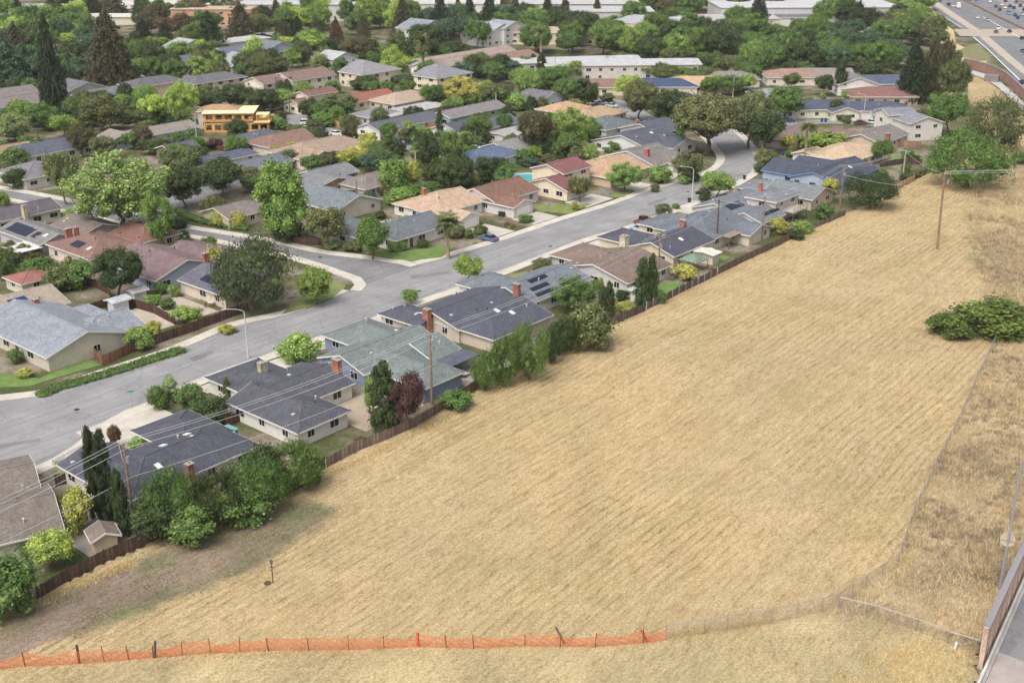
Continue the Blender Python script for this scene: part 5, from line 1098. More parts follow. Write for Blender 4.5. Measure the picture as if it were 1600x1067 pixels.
sound_wall([Vector((q.x,q.y,0)) for q in smooth_line(pxpoly([(1505,106),(1525,110),(1548,117),(1572,130),(1600,157),(1650,208)]), 8)], 3.6, 'curved reddish sound wall beside the freeway lane', lin(170,132,118), seg=4)
tb = MB().box(-2.6,2.6,-1.6,1.6,0,2.6).build('utility_cabinet','concrete',None,lin(140,132,128)); tb.location = G(1549,128); tb.rotation_euler = (0,0,R(-30)); tag(tb, 'grey block enclosure in front of the curved sound wall', 'enclosure')
# freeway divider
for pts, hh, c, lab in (([(1490,-6),(1520,8),(1560,28),(1600,47),(1640,66)], 1.1, (150,132,110), 'long brown divider wall between the carriageways'), ([(1590,2),(1620,12),(1660,26)], 1.1, (160,140,118), 'far edge wall of the opposite carriageway')):
    L = smooth_line(pxpoly(pts, FZ), 8); rt = empty('divider_wall', L[0]); tag(rt, lab, 'wall')
    for a, b in zip(L, L[1:]): MB().bar(a-L[0]+Vector((0,0,FZ+hh/2)), b-L[0]+Vector((0,0,FZ+hh/2)), .8, hh).build('wall_segment','concrete',rt,scol(lin(*c), rng.uniform(.9,1.1)))
# ================================================================ POLES, WIRES, LAMPS
POLES = []
def pole(x, y, h, label, arms=1, lean=0, arm_rot=0, col=lin(150,124,104), r=.21):
    p = G(x,y); root = empty('utility_pole', p, 0); tag(root, label, 'utility pole'); MB().tube((0,0,-.3),(lean,0,h),r,r*.72,8).build('shaft','wood',root,col)
    tops = []
    for k in range(arms):
        z = h-.35-k*1.1; a = RZ+R(90)+arm_rot; d = Vector((math.cos(a),math.sin(a),0)); c = Vector((lean*z/h,0,z)); MB().bar(c-d*1.3, c+d*1.3, .14, .14).build('crossarm','wood',root,scol(col,.85))
        for t in (-1.2,-.5,.5,1.2): MB().tube(c+d*t+Vector((0,0,.07)),c+d*t+Vector((0,0,.3)),.06,.05,6).build('insulator','paint',root,lin(214,214,212))
        if k == 0: tops = [p+c+d*t+Vector((0,0,.28)) for t in (-1.2,.5,1.2)]
    if h > 9 and arms: MB().tube((.32,0,h-2.6),(.32,0,h-1.7),.24,.24,8).build('transformer','paint',root,lin(150,152,154))
    POLES.append((p,h,tops)); return tops
def wire(a, b, sag, label, group=None, r=.034):
    n = 14; pts = [a.lerp(b,i/n)-Vector((0,0,sag*4*(i/n)*(1-i/n)))-a for i in range(n+1)]; o = MB().path(pts, r, 4).build('overhead_wire','wire'); o.location = a; return tag(o, label, 'wire', group)
T1 = pole(209,816,11,'utility pole beside the slim cypress near the dark hipped roof', 1)
T2 = pole(675,633,11.6,'brown utility pole standing at the fence behind the blue house', 1, 0)
T3 = pole(1028,440,9.6,'utility pole in front of the navy roofed cream house', 1, 0, 0)
T4 = pole(1119,386,10.6,'dark utility pole beside the weathered carport', 1, 0, 0, lin(104,86,76))
T5 = pole(1190,376,10.0,'slim utility pole by the yellow green shrubs behind the balcony house', 1)
T6 = pole(1312,326,10.6,'utility pole in front of the navy blue roofed house', 1)
T7 = pole(1410,281,8,'pale utility pole beside the light tan fence section', 1, 0, 0, lin(190,182,172))
T8 = pole(1464,391,17.2,'tall lone utility pole standing in the dry field', 1, -.6, R(-75), lin(158,124,98), .3)
pole(650,284,8.4,'pale utility pole among the backyard trees in the middle', 1, 0, R(60), lin(196,180,156))
pole(559,331,7.6,'thin brown pole beside the blue grey roofed house', 0)
pole(64,244,8,'utility pole in front of the slate roofed house near the left edge', 1, 0, R(50), lin(110,92,82))
pole(87,172,8.5,'utility pole under the dark conifer near the left edge', 1, 0, R(50), lin(170,150,132))
pole(309,232,9.5,'grey utility pole left of the timber frame house', 1, 0, R(50), lin(176,176,178))
pole(434,160,9,'dark utility pole by the brown roofed cream houses', 1, 0, R(50), lin(118,88,76))
pole(453,178,7,'short utility pole beside the white garage', 1, 0, R(50), lin(140,120,104))
pole(922,194,7,'utility pole beside the teal grey hipped house', 1, 0, R(50), lin(182,170,156))
pole(865,242,9.6,'utility pole among the tall dark trees', 1, 0, R(50), lin(172,160,146))
pole(881,247,5.5,'short pole with crossarm above the red roofed house', 1, 0, R(50), lin(190,184,176))
pole(775,177,6.4,'short grey pole right of the teal walled house', 0, 0, 0, lin(190,190,188))
pole(867,126,9,'thin pale pole left of the long white building', 0, 0, 0, lin(196,192,184))
pole(1489,150,9,'utility pole at the edge of the dry slope by the conifers', 1, 0, R(-60), lin(170,150,130))
MAINS = [T1,T2,T3,T4,T5,T6,T7]; nm = ['first','second','third','fourth','fifth','sixth']
for i, (A, B) in enumerate(zip(MAINS, MAINS[1:])):
    for k in range(3): wire(A[k], B[k], 1.1, '%s span of the roofline power wires, %s strand' % (nm[i], ['field side','middle','street side'][k]))
for k in range(3):
    q = T1[k]; e = UVW(22, 119-1.2+k*1.2, 10.4); wire(q, e, 1.2, 'power wire leaving the left edge above the grey brown roof, %s strand' % ['field side','middle','street side'][k])
    wire(T8[k], T8[k]+Vector((75, 12+k*.5, 1.5)), 1.0, 'wire from the lone field pole towards the right edge, %s strand' % ['front','middle','back'][k])
wire(T8[0], T7[1], .9, 'wire from the lone field pole to the pale fence pole'); wire(T8[1]-Vector((0,0,3)), T6[1]-Vector((0,0,2)), 1.1, 'lower wire from the lone field pole towards the houses')
wire(T1[1]-Vector((0,0,2.6)), UVW(76,136,3.2), .6, 'service wire from the cypress pole to the dark hipped roof'); wire(T1[0]-Vector((0,0,4)), UVW(22,118,6.6), 1.0, 'lower cable leaving the left edge across the grey roof')
wire(T1[0]-Vector((0,0,4)), T2[0]-Vector((0,0,4.2)), 1.0, 'lower cable crossing in front of the white house')
def lamp(x, y, h, dx, dy, label, col=lin(200,200,198), arm=2.2, disc=False):
    p = G(x,y); root = empty('street_lamp', p); tag(root, label, 'street lamp'); MB().tube((0,0,-.2),(0,0,h-.8),.15,.09,8).build('shaft','paint',root,col); d = Vector((dx,dy,0)).normalized()
    pts = [Vector((0,0,h-.8))+d*(arm*(1-math.cos(t)))+Vector((0,0,.8*math.sin(t))) for t in np.linspace(0,math.pi/2,7)]; MB().path(pts,.06,6).build('arm','paint',root,col)
    hd = MB(); e = pts[-1]; s = Vector((-d.y,d.x,0)); hd.add([e-s*.12, e+s*.12, e+d*.8+s*.18, e+d*.8-s*.18, e-s*.1+Vector((0,0,.14)), e+s*.1+Vector((0,0,.14)), e+d*.75+s*.12+Vector((0,0,.1)), e+d*.75-s*.12+Vector((0,0,.1))], [(3,2,1,0),(4,5,6,7),(0,1,5,4),(1,2,6,5),(2,3,7,6),(3,0,4,7)]); hd.build('lamp_head','paint',root,scol(col,.9)); pbox('lens','lamp_glass',root,e+d*.5-Vector((0,0,.03)),(.3,.22,.06))
    MB().box(-.25,.25,-.25,.25,-.1,.18).build('base','concrete',root,lin(180,176,170))
    if disc:
        t = MB(); n = 28; rr = .8; c = Vector((0,.16,6.8)); nn = Vector((-.36,-.85,.38)).normalized(); a = nn.cross(Vector((0,0,1))).normalized(); b = nn.cross(a); f = [c+a*rr*math.cos(6.2832*i/n)+b*rr*math.sin(6.2832*i/n) for i in range(n)]; t.add(f+[q-nn*.05 for q in f], [tuple(range(n)),tuple(range(2*n-1,n-1,-1))]+[(i,n+i,n+(i+1)%n,(i+1)%n) for i in range(n)])
        sg = t.build('sign_disc','paint',root,lin(176,160,132)); MB().bar(c-a*.8+nn*.03+b*.15, c+a*.8+nn*.03+b*.15, .05, .07).build('sign_rib','paint',sg,lin(150,138,120))
    return root
lamp(388,560,9,-.9,-.2,'street lamp in front of the large dark tree on the street', arm=2.8)
lamp(441,378,8.8,-.9,-.2,'street lamp at the side street beside the bright green tree', arm=2.4)
lamp(1081,318,9.2,-1,.1,'street lamp above the parked bins on the long street', arm=2.6)
lamp(1190,240,8.8,-1,.1,'street lamp right of the spreading street oaks', arm=2.6)
lamp(1349,187,8.4,-1,.2,'street lamp in the court of small lawns', arm=2)
lamp(1145,152,7.5,1,.1,'street lamp behind the street oaks', arm=2)
lamp(1561,925,17.3,1,.1,'tall blue grey lamp post behind the lower right sound wall with a round disc', lin(150,158,172), 1.8, True)
lamp(1261,101,8,1,.2,'thin far lamp post among the creek trees', arm=1.5); lamp(1357,48,10,1,.2,'far lamp post beside the ramp grass', arm=1.5)
def street_sign():
    p = G(207,637); root = empty('street_sign', p); tag(root, 'small green street name sign on a thin post at the bend', 'sign'); MB().tube((0,0,-.1),(0,0,2.9),.04,.04,6).build('post','steel',root)
    pbox('name_plate','paint',root,(0,0,2.72),(1.0,.04,.26),lin(60,160,122),(0,0,R(12))); pbox('name_plate','paint',root,(0,0,3.0),(1.0,.04,.26),lin(60,160,122),(0,0,R(-70)))
street_sign()
def field_pipe():
    p = G(427,913); p.z = field_z(p.x,p.y); root = empty('standpipe', p); tag(root, 'thin dark standpipe with a small sign standing alone in the field', 'pipe'); MB().tube((0,0,-.2),(0,0,2.9),.07,.06,7).build('shaft','wood',root,lin(84,72,66)); pbox('plate','paint',root,(0,-.08,2.85),(.36,.05,.5),lin(110,100,96)); pbox('crossbar','wood',root,(0,0,2.1),(.6,.08,.08),lin(90,80,72)); MB().tube((-.6,-.1,-.05),(-.6,-.1,.12),.45,.4,10).build('cover','concrete',root,lin(90,80,72))
field_pipe()
wo = MB().tube((0,0,-.2),(.1,0,.9),.16,.13,8); wo.tube((.1,0,.9),(.1,0,1.1),.2,.08,8); o = wo.build('white_marker','paint',None,lin(226,222,212)); o.location = G(1491,1016); tag(o, 'short white pipe marker in the golden grass mound', 'marker')
# ================================================================ VEHICLES
def ext(mb, prof, w0, w1=None):       # side profile (x,z) extruded across y, narrower at the top
    w1 = w1 or w0; zs = [z for _, z in prof]; z0, z1 = min(zs), max(zs); n = len(prof); wy = lambda z: (w0+(w1-w0)*(z-z0)/(z1-z0))/2
    a = [(x,-wy(z),z) for x, z in prof]; b = [(x,wy(z),z) for x, z in prof]; mb.add(a+b, [tuple(range(n-1,-1,-1)),tuple(range(n,2*n))]+[(i,(i+1)%n,n+(i+1)%n,n+i) for i in range(n)]); return mb
CARM = {}
def car_meshes(kind):
    if kind in CARM: return CARM[kind]
    if kind == 'sedan': body = [(-2.25,.32),(-2.2,.8),(-2.0,.95),(-1.35,1.0),(1.0,.98),(1.9,.86),(2.2,.7),(2.25,.32)]; cab = [(-1.75,.98),(-1.0,1.42),(.25,1.44),(1.05,.97)]; L = 2.25
    elif kind == 'suv': body = [(-2.3,.36),(-2.32,1.0),(-2.2,1.12),(1.05,1.12),(2.05,1.02),(2.3,.8),(2.32,.36)]; cab = [(-2.2,1.1),(-1.95,1.72),(.3,1.75),(1.1,1.1)]; L = 2.3
    elif kind == 'pickup': body = [(-2.7,.4),(-2.7,1.05),(-.9,1.05),(-.85,1.1),(1.1,1.1),(2.3,1.05),(2.6,.85),(2.6,.4)]; cab = [(-.9,1.08),(-.75,1.78),(.5,1.8),(1.2,1.08)]; L = 2.6
    else: body = [(-3.4,.5),(-3.4,1.1),(3.2,1.1),(3.3,.5)]; cab = [(-3.4,1.08),(-3.4,3.1),(1.6,3.15),(2.9,2.1),(3.2,1.08)]; L = 3.4
    wdt = 1.82 if kind != 'truck' else 2.3
    bm_ = ext(MB(), body, wdt, wdt*.96).mesh('body','paint'); gm = ext(MB(), cab, wdt*.9, wdt*.74).mesh('window_glass','glass' if kind != 'truck' else 'paint')
    cz = max(z for _, z in cab); xs = [x for x, z in cab if z > cz-.06]; rf = MB().box(min(xs)+.05,max(xs)-.05,-wdt*.36,wdt*.36,cz+.003,cz+.05).mesh('car_roof','paint')
    wh = MB().tube((0,-.11,0),(0,.11,0),.33,.33,12).mesh('wheel','rubber'); hub = MB().tube((0,-.13,0),(0,.13,0),.19,.19,8).mesh('rim','steel')
    hl = MB().box(-.05,.05,-.2,.2,-.09,.09).mesh('headlight','lamp_glass'); tl = MB().box(-.05,.05,-.16,.16,-.1,.1).mesh('tail_light','red_lamp')
    CARM[kind] = (bm_, gm, rf, wh, hub, hl, tl, L, wdt); return CARM[kind]
def car(kind, x, y, heading, col, label, z=0, group=None, detail=True):
    b, g_, rf, wh, hub, hl, tl, L, wdt = car_meshes(kind); p = G(x,y,z); root = empty('truck' if kind == 'truck' else ('pickup_truck' if kind == 'pickup' else 'car'), p+Vector((0,0,.01)), heading); tag(root, label, 'truck' if kind in ('truck',) else 'car', group); c = lin(*col)
    link('body', b, root, c); link('window_glass', g_, root, c); link('car_roof', rf, root, c)
    for sx in (-1,1):
        for sy in (-1,1): w_ = link('wheel', wh, root, None, (sx*L*.62, sy*(wdt/2-.1), .33)); link('rim', hub, w_)
    if detail:
        for sy in (-1,1): link('headlight', hl, root, None, (L-.03, sy*.62, .68)); link('tail_light', tl, root, None, (-L+.02, sy*.66, .82))
    return root
UH = RZ
WHT, SIL, BLK, BLU, RED, TEA = (232,232,230), (176,180,186), (48,50,54), (52,70,116), (120,44,40), (140,170,176)
car('sedan',764,376,UH+R(90),(96,112,150),'blue car parked on the driveway of the sandy tan house'); car('sedan',868,411,UH+R(90),(120,126,134),'grey car parked beside the brown shingled house')
car('suv',952,378,UH+R(90),(58,68,82),'dark suv parked beside the navy roofed house'); car('sedan',998,361,UH+R(90),(176,194,204),'pale silver car beside the grey gabled house')
car('pickup',1005,349,UH,(128,58,52),'red car parked on the drive above the grey gabled house'); car('sedan',1191,288,UH+R(90),(104,116,124),'dark teal car at the end of the field side driveways')
car('sedan',152,362,UH+R(-60),TEA,'pale teal car at the foot of the big sycamore'); car('sedan',390,276,UH+R(30),SIL,'silver car on the short street behind the sycamore')
car('suv',480,195,R(10),WHT,'white suv in the back street turning circle'); car('sedan',526,212,R(-20),WHT,'white car on the bend of the back street'); car('sedan',568,217,R(-6),(222,224,226),'second white car, in front of the orange wood fence')
car('suv',616,224,R(-4),BLU,'navy suv parked on the back street'); car('sedan',645,226,R(-4),(70,90,118),'blue grey car right of the navy suv'); car('sedan',670,167,R(5),WHT,'white car on the pale flat roofed house drive')
car('sedan',758,232,R(20),(70,82,104),'dark blue car behind the bright blue roof'); car('sedan',744,235,R(20),WHT,'white car behind the bright blue roof')
car('sedan',1021,197,R(-40),(66,70,78),'dark car parked under the left street oak'); car('sedan',1032,200,R(-40),WHT,'white car parked under the left street oak'); car('sedan',1044,204,R(-40),(150,162,180),'blue silver car parked under the left street oak')
car('sedan',1254,184,R(-4),SIL,'silver car in front of the green front lawn'); car('sedan',1231,191,R(0),BLU,'blue car at the left end of the court'); car('suv',1222,127,R(0),(60,64,96),'dark blue car by the pink brown house')
car('sedan',1345,195,R(5),(120,60,56),'red car at the court below the lawns'); car('sedan',1364,194,R(5),(220,222,226),'white car beside the red court car'); car('truck',1384,194,R(4),WHT,'long white motorhome parked in the court')
car('sedan',940,164,R(-20),(150,154,160),'grey car in the small turning circle'); car('sedan',956,168,R(-30),(196,198,200),'pale car in the small turning circle')
car('sedan',122,118,R(20),(170,176,186),'silver car left of the giant conifer'); car('sedan',135,98,R(20),(190,196,206),'pale car between the tall conifers'); car('sedan',62,160,R(10),WHT,'white car in front of the large taupe roofed house'); car('sedan',22,219,R(5),WHT,'white car near the left edge behind the slate roof')
for i, (x, y) in enumerate([(404,58),(412,57),(421,60),(430,57)]): car('sedan',x,y,R(80),rng.choice([WHT,SIL,BLK,(190,80,70)]),'%s car from the left in the far car park' % ORD[i], group='cars in the far car park', detail=False)
fa, fb = G(1521,58,FZ), G(1600,132,FZ); FH = math.atan2(fa.y-fb.y, fa.x-fb.x)
lane = [(1497,13,'truck',WHT),(1489,11,'sedan',WHT),(1482,9,'sedan',BLK),(1482,4,'sedan',SIL),(1468,3,'sedan',(70,80,90)),(1527,29,'sedan',WHT),(1543,33,'sedan',SIL),(1559,46,'suv',WHT),(1556,52,'sedan',(110,100,104)),(1577,51,'sedan',(70,58,84)),(1597,62,'sedan',(50,56,72)),(1598,82,'sedan',(84,104,130)),(1596,131,'sedan',(50,54,70)),(1450,9,'truck',WHT),(1482,38,'sedan',(90,84,80)),(1514,3,'sedan',(60,70,100))]
for i, (x, y, k, c) in enumerate(sorted(lane)): car(k, x, y, FH, c, '%s vehicle from the left on the near freeway carriageway' % ORD[i], FZ, 'freeway traffic, near side', False)
far = [(1525,5),(1527,1),(1547,4),(1556,12),(1562,17),(1565,9),(1570,14),(1575,22),(1578,12),(1584,14),(1586,26),(1577,23),(1590,30),(1597,25),(1594,11),(1600,17),(1588,5),(1571,4)]
for i, (x, y) in enumerate(sorted(far)): car(rng.choice(['sedan','suv','sedan']), x, y+rng.uniform(-.5,.5), FH+R(176), rng.choice([WHT,SIL,BLK,BLU,RED,(120,150,200)]), '%s vehicle from the left on the far freeway carriageway' % ORD[i], FZ+.02, 'freeway traffic, far side', False)
# bins
def bin_(x, y, col, label, h=1.1):
    p = G(x,y); root = empty('wheelie_bin', p+Vector((0,0,.1)), UH); tag(root, label, 'bin'); MB().add([(-.24,-.26,.1),(.24,-.26,.1),(.24,.26,.1),(-.24,.26,.1),(-.33,-.34,h-.1),(.33,-.34,h-.1),(.33,.34,h-.1),(-.33,.34,h-.1)],[(3,2,1,0),(4,5,6,7),(0,1,5,4),(1,2,6,5),(2,3,7,6),(3,0,4,7)]).build('body','paint',root,col); pbox('lid','paint',root,(0,0,h-.06),(.72,.78,.07),scol(col,.8)); MB().tube((-.28,-.3,.1),(-.28,.3,.1),.1,.1,8).build('wheels','rubber',root)
for x, y, c, l in ((1077,317,(54,52,52),'black bin at the kerb by the street lamp'),(1163,281,(60,60,58),'dark bin at the kerb near the street bend'),(507,204,(40,60,130),'blue bin beside the light new wood fence'),(1284,191,(44,70,140),'left blue bin in the court'),(1290,191,(44,70,140),'right blue bin in the court'),(1223,243,(48,80,150),'blue bin behind the leafy street corner'),(781,338,(70,92,66),'green bin at the side of the reddish brown roof'),(786,339,(52,54,58),'black bin at the side of the reddish brown roof')): bin_(x, y, lin(*c), l)

# --- garden furniture
def table(x, y, col, label):
    p = G(x,y); root = empty('patio_table', p+Vector((0,0,.07)), rng.uniform(0,3)); tag(root, label, 'table'); MB().tube((0,0,.68),(0,0,.73),.65,.65,16).build('table_top','paint',root,col)
    for a in range(4): t = a*math.pi/2+.4; MB().tube((.45*math.cos(t),.45*math.sin(t),0),(.4*math.cos(t),.4*math.sin(t),.68),.03,.03,6).build('leg','paint',root,scol(col,.6))
def gchair(x, y, rz, col, label):
    p = G(x,y); root = empty('garden_chair', p+Vector((0,0,.07)), rz); tag(root, label, 'chair'); pbox('seat','paint',root,(0,0,.43),(.5,.5,.05),col); pbox('backrest','paint',root,(0,.24,.72),(.5,.05,.55),col)
    for sx in (-.2,.2):
        for sy in (-.2,.2): pbox('leg','paint',root,(sx,sy,.2),(.04,.04,.4),scol(col,.7))
def planter(x, y, label, col=lin(150,108,84)):
    p = G(x,y); root = empty('planter_box', p+Vector((0,0,.06)), RZ); tag(root, label, 'planter'); MB().box(-.9,.9,-.35,.35,0,.45).build('box','wood',root,col); MB().box(-.84,.84,-.29,.29,.451,.47).build('soil','soil',root,lin(90,72,58))
for x, y, l in ((585,642,'round patio table beside the column cypress'),(724,590,'patio table on the grey patio behind the blue house'),(330,478,'patio table in the beige walled house yard'),(598,352,'patio table behind the slate corner house')): table(x,y,lin(206,198,186),l); gchair(x-9,y+3,rng.uniform(0,6),lin(120,104,92),'chair left of the '+l.replace('round ','')); gchair(x+8,y-3,rng.uniform(0,6),lin(190,184,176),'chair right of the '+l.replace('round ',''))
for x, y, l in ((560,690,'timber planter box by the weathered fence'),(548,702,'second planter box by the weathered fence'),(296,488,'planter box behind the street fence'),(1112,424,'planter box by the small backyard lawn'),(790,352,'planter box on the reddish brown house driveway'),(800,356,'second planter box on the reddish brown house driveway'),(632,634,'planter box beside the purple leaved tree')): planter(x,y,l)
# ================================================================ PLANTING: what stands where
T = tree
# big hedge trees along the field fence
T('shrub',-44,66,868,982,'md','at the lower left corner by the dark fence')
for i,(x0,x1,yt,yb) in enumerate([(205,300,775,858),(225,320,735,850),(265,345,790,862),(300,390,742,838),(340,430,760,832),(345,455,715,815),(385,450,690,790),(420,508,690,782),(455,508,700,770)]): T('pepper' if i%2 else 'shrub',x0,x1,yt,yb,'md' if i%3 else 'dk','in the big hedge row, %s from the left'%ORD[i],'big hedge row at the field edge')
for i,(x0,x1,yt,yb) in enumerate([(733,782,548,618),(762,815,522,612),(796,862,504,604),(842,880,512,574),(858,912,494,560)]): T('pepper',x0,x1,yt,yb,'md' if i<3 else 'dk','behind the dark roofed beige house, %s from the left'%ORD[i],'bushy trees behind the beige house')
T('shrub',880,960,470,556,'ol','at the end of the field hedge row')
T('shrub',685,742,610,648,'md','at the field fence right of the utility pole')
T('round',608,664,572,672,'pp','beside the column cypress at the field fence')
T('cypress',583,618,567,672,'dk','beside the purple leaved tree'); T('shrub',567,592,586,640,'lg','left of the column cypress by the blue house')
T('cypress',145,166,670,812,'vd','left one of the tall pair near the lower left'); T('cypress',160,184,672,815,'vd','right one of the tall pair near the lower left'); T('cypress',184,204,735,838,'dk','shorter, right beside the lower left utility pole')
T('shrub',102,152,757,840,'ye','between the shingled house and the tall cypresses'); T('round',50,120,832,886,'lm','in front of the shingled house at the lower left'); T('ball',33,58,850,876,'md','by the white door at the lower left')
T('shrub',200,237,680,702,'lg','at the corner of the dark hipped roof'); T('round',170,192,664,700,'rd','bare and small on the lower left driveway')
T('shrub',230,265,601,645,'md','on the bend beside the pavement'); T('cypress',258,278,587,628,'gr','thin and bare beside the bend'); T('shrub',280,328,598,648,'md','left of the white house gable'); T('shrub',308,364,620,672,'dk','against the white house gable'); T('cypress',350,360,590,620,'ol','thin sapling behind the white house')
T('shrub',432,504,522,572,'lg','at the street in front of the blue house')
T('airy',627,655,449,476,'lg','small street tree on the near pavement'); T('round',710,756,394,444,'lg','young street tree on the near pavement')
T('shrub',828,864,403,428,'ol','in front of the brown shingled house'); T('cypress',935,948,448,502,'dk','left one of the short pair below the brown shingled house'); T('cypress',944,958,441,502,'dk','right one of the short pair below the brown shingled house')
T('airy',860,935,428,490,'md','in the solar roofed house backyard'); T('shrub',930,945,432,470,'lg','beside the brown shingled house wall')
T('cypress',993,1012,403,480,'dk','left one of the tall twins at the field fence'); T('cypress',1009,1024,398,476,'dk','right one of the tall twins at the field fence')
T('shrub',962,994,470,492,'ye','at the fence below the white round shed'); T('shrub',1022,1042,452,478,'md','right of the tall twin cypresses'); T('shrub',1050,1092,413,441,'ye','beside the vivid backyard lawn'); T('shrub',960,984,452,472,'dk','left of the white round shed')
T('shrub',1199,1234,340,368,'ye','below the balcony deck'); T('shrub',1230,1272,345,368,'lg','trailing along the fence below the balcony'); T('shrub',1270,1304,316,345,'md','at the fence left of the bushy round tree'); T('shrub',1232,1258,358,378,'dk','at the field edge below the balcony')
T('pepper',1312,1398,270,334,'dk','at the field edge left of the lone pole'); T('pepper',1440,1572,205,306,'md','huge one at the top of the field'); T('pepper',1500,1598,150,245,'ol','behind the huge weeping tree'); T('shrub',1575,1602,236,262,'md','right of the huge weeping tree')
T('round',1448,1510,143,212,'md','beside the white two storey house'); T('shrub',1282,1310,277,300,'ye','behind the grey roofed tan house')
T('shrub',1446,1520,490,536,'bu','lower left lobe of the dome shaped bush at the fence end'); T('shrub',1484,1615,470,538,'bu','dome shaped, at the end of the chain link fence')
# long street, far side
T('pepper',333,462,370,500,'do','large one on the street beside the lamp'); T('round',465,522,418,476,'lg','on the grassy corner island'); T('round',524,560,0,1,'lg','x') if False else None
T('round',477,545,320,390,'ol','beside the brown fence of the side street'); T('tall',392,492,246,380,'lg','big bright one at the side street lamp'); T('shrub',424,476,340,382,'dk','under the big bright tree'); T('round',553,612,338,406,'md','in front of the slate grey corner house')
T('fanpalm',676,724,330,404,'ol','in front of the sandy tan house'); T('ball',605,622,379,396,'lg','by the corner house lawn'); T('ball',620,636,376,394,'md','second one by the corner house door'); T('ball',652,669,374,389,'dk','under the corner house window')
T('shrub',505,535,375,392,'gr','low along the corner house side'); T('shrub',533,570,378,396,'ol','below the corner house end wall')
T('shrub',725,742,358,374,'md','left one of the pair by the white garage'); T('shrub',740,756,356,370,'md','right one of the pair by the white garage'); T('shrub',808,835,335,350,'md','on the driveway garden of the reddish brown house')
T('round',886,926,270,316,'ol','in front of the maroon lower wing'); T('airy',945,1006,252,300,'lg','in front of the orange tan house'); T('shrub',1010,1052,258,290,'lg','in front of the grey brown roofed house'); T('round',1048,1098,233,285,'ol','beside the street lamp with yellowing leaves'); T('shrub',1062,1096,268,286,'md','low hedge below the street lamp')
T('shrub',890,906,315,330,'ye','on the lawn of the red roofed house'); T('round',1096,1148,262,312,'lg','at the bend on the near pavement'); T('shrub',1086,1112,292,318,'dk','left of the bend tree'); T('shrub',1020,1052,318,340,'ol','above the grey gabled house'); T('ball',1050,1062,319,328,'md','small, beside the above shrub on the pavement')
T('shrub',1176,1212,232,262,'ol','leafy corner right of the street bend'); T('shrub',1175,1195,255,272,'bl','low, at the street bend kerb')
# street oaks
T('umbrella',1048,1158,147,240,'ol','middle one of the street oaks'); T('oak',970,1030,125,190,'ol','left one of the street oaks'); T('oak',1010,1085,140,200,'dk','second one of the street oaks from the left'); T('oak',1135,1205,140,232,'ol','right one of the street oaks'); T('round',1195,1255,135,188,'md','right of the street oaks by the court'); T('shrub',1044,1072,200,216,'md','beneath the second street oak')
T('round',1162,1222,165,240,'dk','behind the right street lamp')
# left part
T('airy',112,274,232,365,'sy','large sycamore at the side street'); T('airy',226,276,290,372,'lg','smaller one right of the sycamore'); T('round',75,132,228,320,'ol','on the pavement left of the sycamore'); T('round',254,322,257,326,'dk','left one of the two street trees near the short street'); T('round',312,384,246,308,'dk','right one of the two street trees near the short street'); T('round',245,318,228,275,'ol','behind the two street trees')
T('shrub',318,356,305,342,'ol','large one on the hedge corner'); T('ball',330,350,331,348,'ye','left one on the hedge corner'); T('ball',360,384,333,350,'ye','right one on the hedge corner')
hedge([(278,332),(290,340),(330,352),(382,360)], 2.2, 1.2, 'md', 'long green hedge along the side street corner'); hedge([(66,617),(100,604),(150,590),(200,575),(240,562),(280,549)], 2.4, .55, 'md', 'long low ground cover strip beside the street kerb', 60, 'ground cover', 1.1)
hedge([(370,245),(405,232),(430,228)], 1.6, 1.5, 'dk', 'dark hedge behind the short street'); hedge([(1310,183),(1325,178),(1342,177)], 1.4, 1.1, 'md', 'low hedge along the court lawn'); hedge([(440,98),(462,95),(486,96)], 5, 2.5, 'gr', 'pale vine covered bank below the lime trees')
T('ball',101,119,328,347,'lg','beside the side street, left of the parked teal car'); T('ball',136,151,340,354,'md','small dark one left of the teal car'); T('ball',95,103,333,343,'md','smallest one at the side street')
T('shrub',0,50,230,268,'md','at the left edge above the side street'); T('shrub',5,52,262,296,'dk','at the left edge on the pavement'); T('shrub',-6,20,255,282,'ol','far left beside the grey hipped house'); T('shrub',-8,18,298,324,'lg','at the left edge below the side street')
T('oak',152,230,388,468,'dk','behind the curved brown fence'); T('shrub',100,160,405,455,'md','left of the dark tree by the curved fence'); T('shrub',68,120,415,460,'ol','behind the tan shingled house'); T('shrub',40,90,400,440,'md','above the red pavilion'); T('shrub',-5,20,385,440,'md','left of the red pavilion'); T('shrub',25,72,392,412,'br','under the rust brown house wall')
T('shrub',225,255,460,480,'lg','first clipped mound behind the fence'); T('shrub',250,276,465,486,'md','second clipped mound behind the fence'); T('shrub',240,262,440,462,'md','by the purple brown house wall'); T('shrub',262,284,444,466,'lg','beside the beige house yard'); T('shrub',268,318,478,510,'lg','against the long dark brown fence'); T('shrub',198,244,510,552,'lg','at the street fence of the grey house'); T('shrub',228,256,500,530,'ye','above the street fence shrub')
T('shrub',262,280,366,378,'rd','by the low brown roofed house'); T('shrub',270,300,372,386,'md','right of the low brown roofed house'); T('shrub',318,350,385,410,'ye','beside the large dark street tree'); T('shrub',12,40,545,570,'md','in front of the large grey roofed house'); T('shrub',25,55,575,592,'ye','flowering in the front bed of the grey house'); T('shrub',340,372,508,524,'ye','dry tuft at the foot of the street fence')
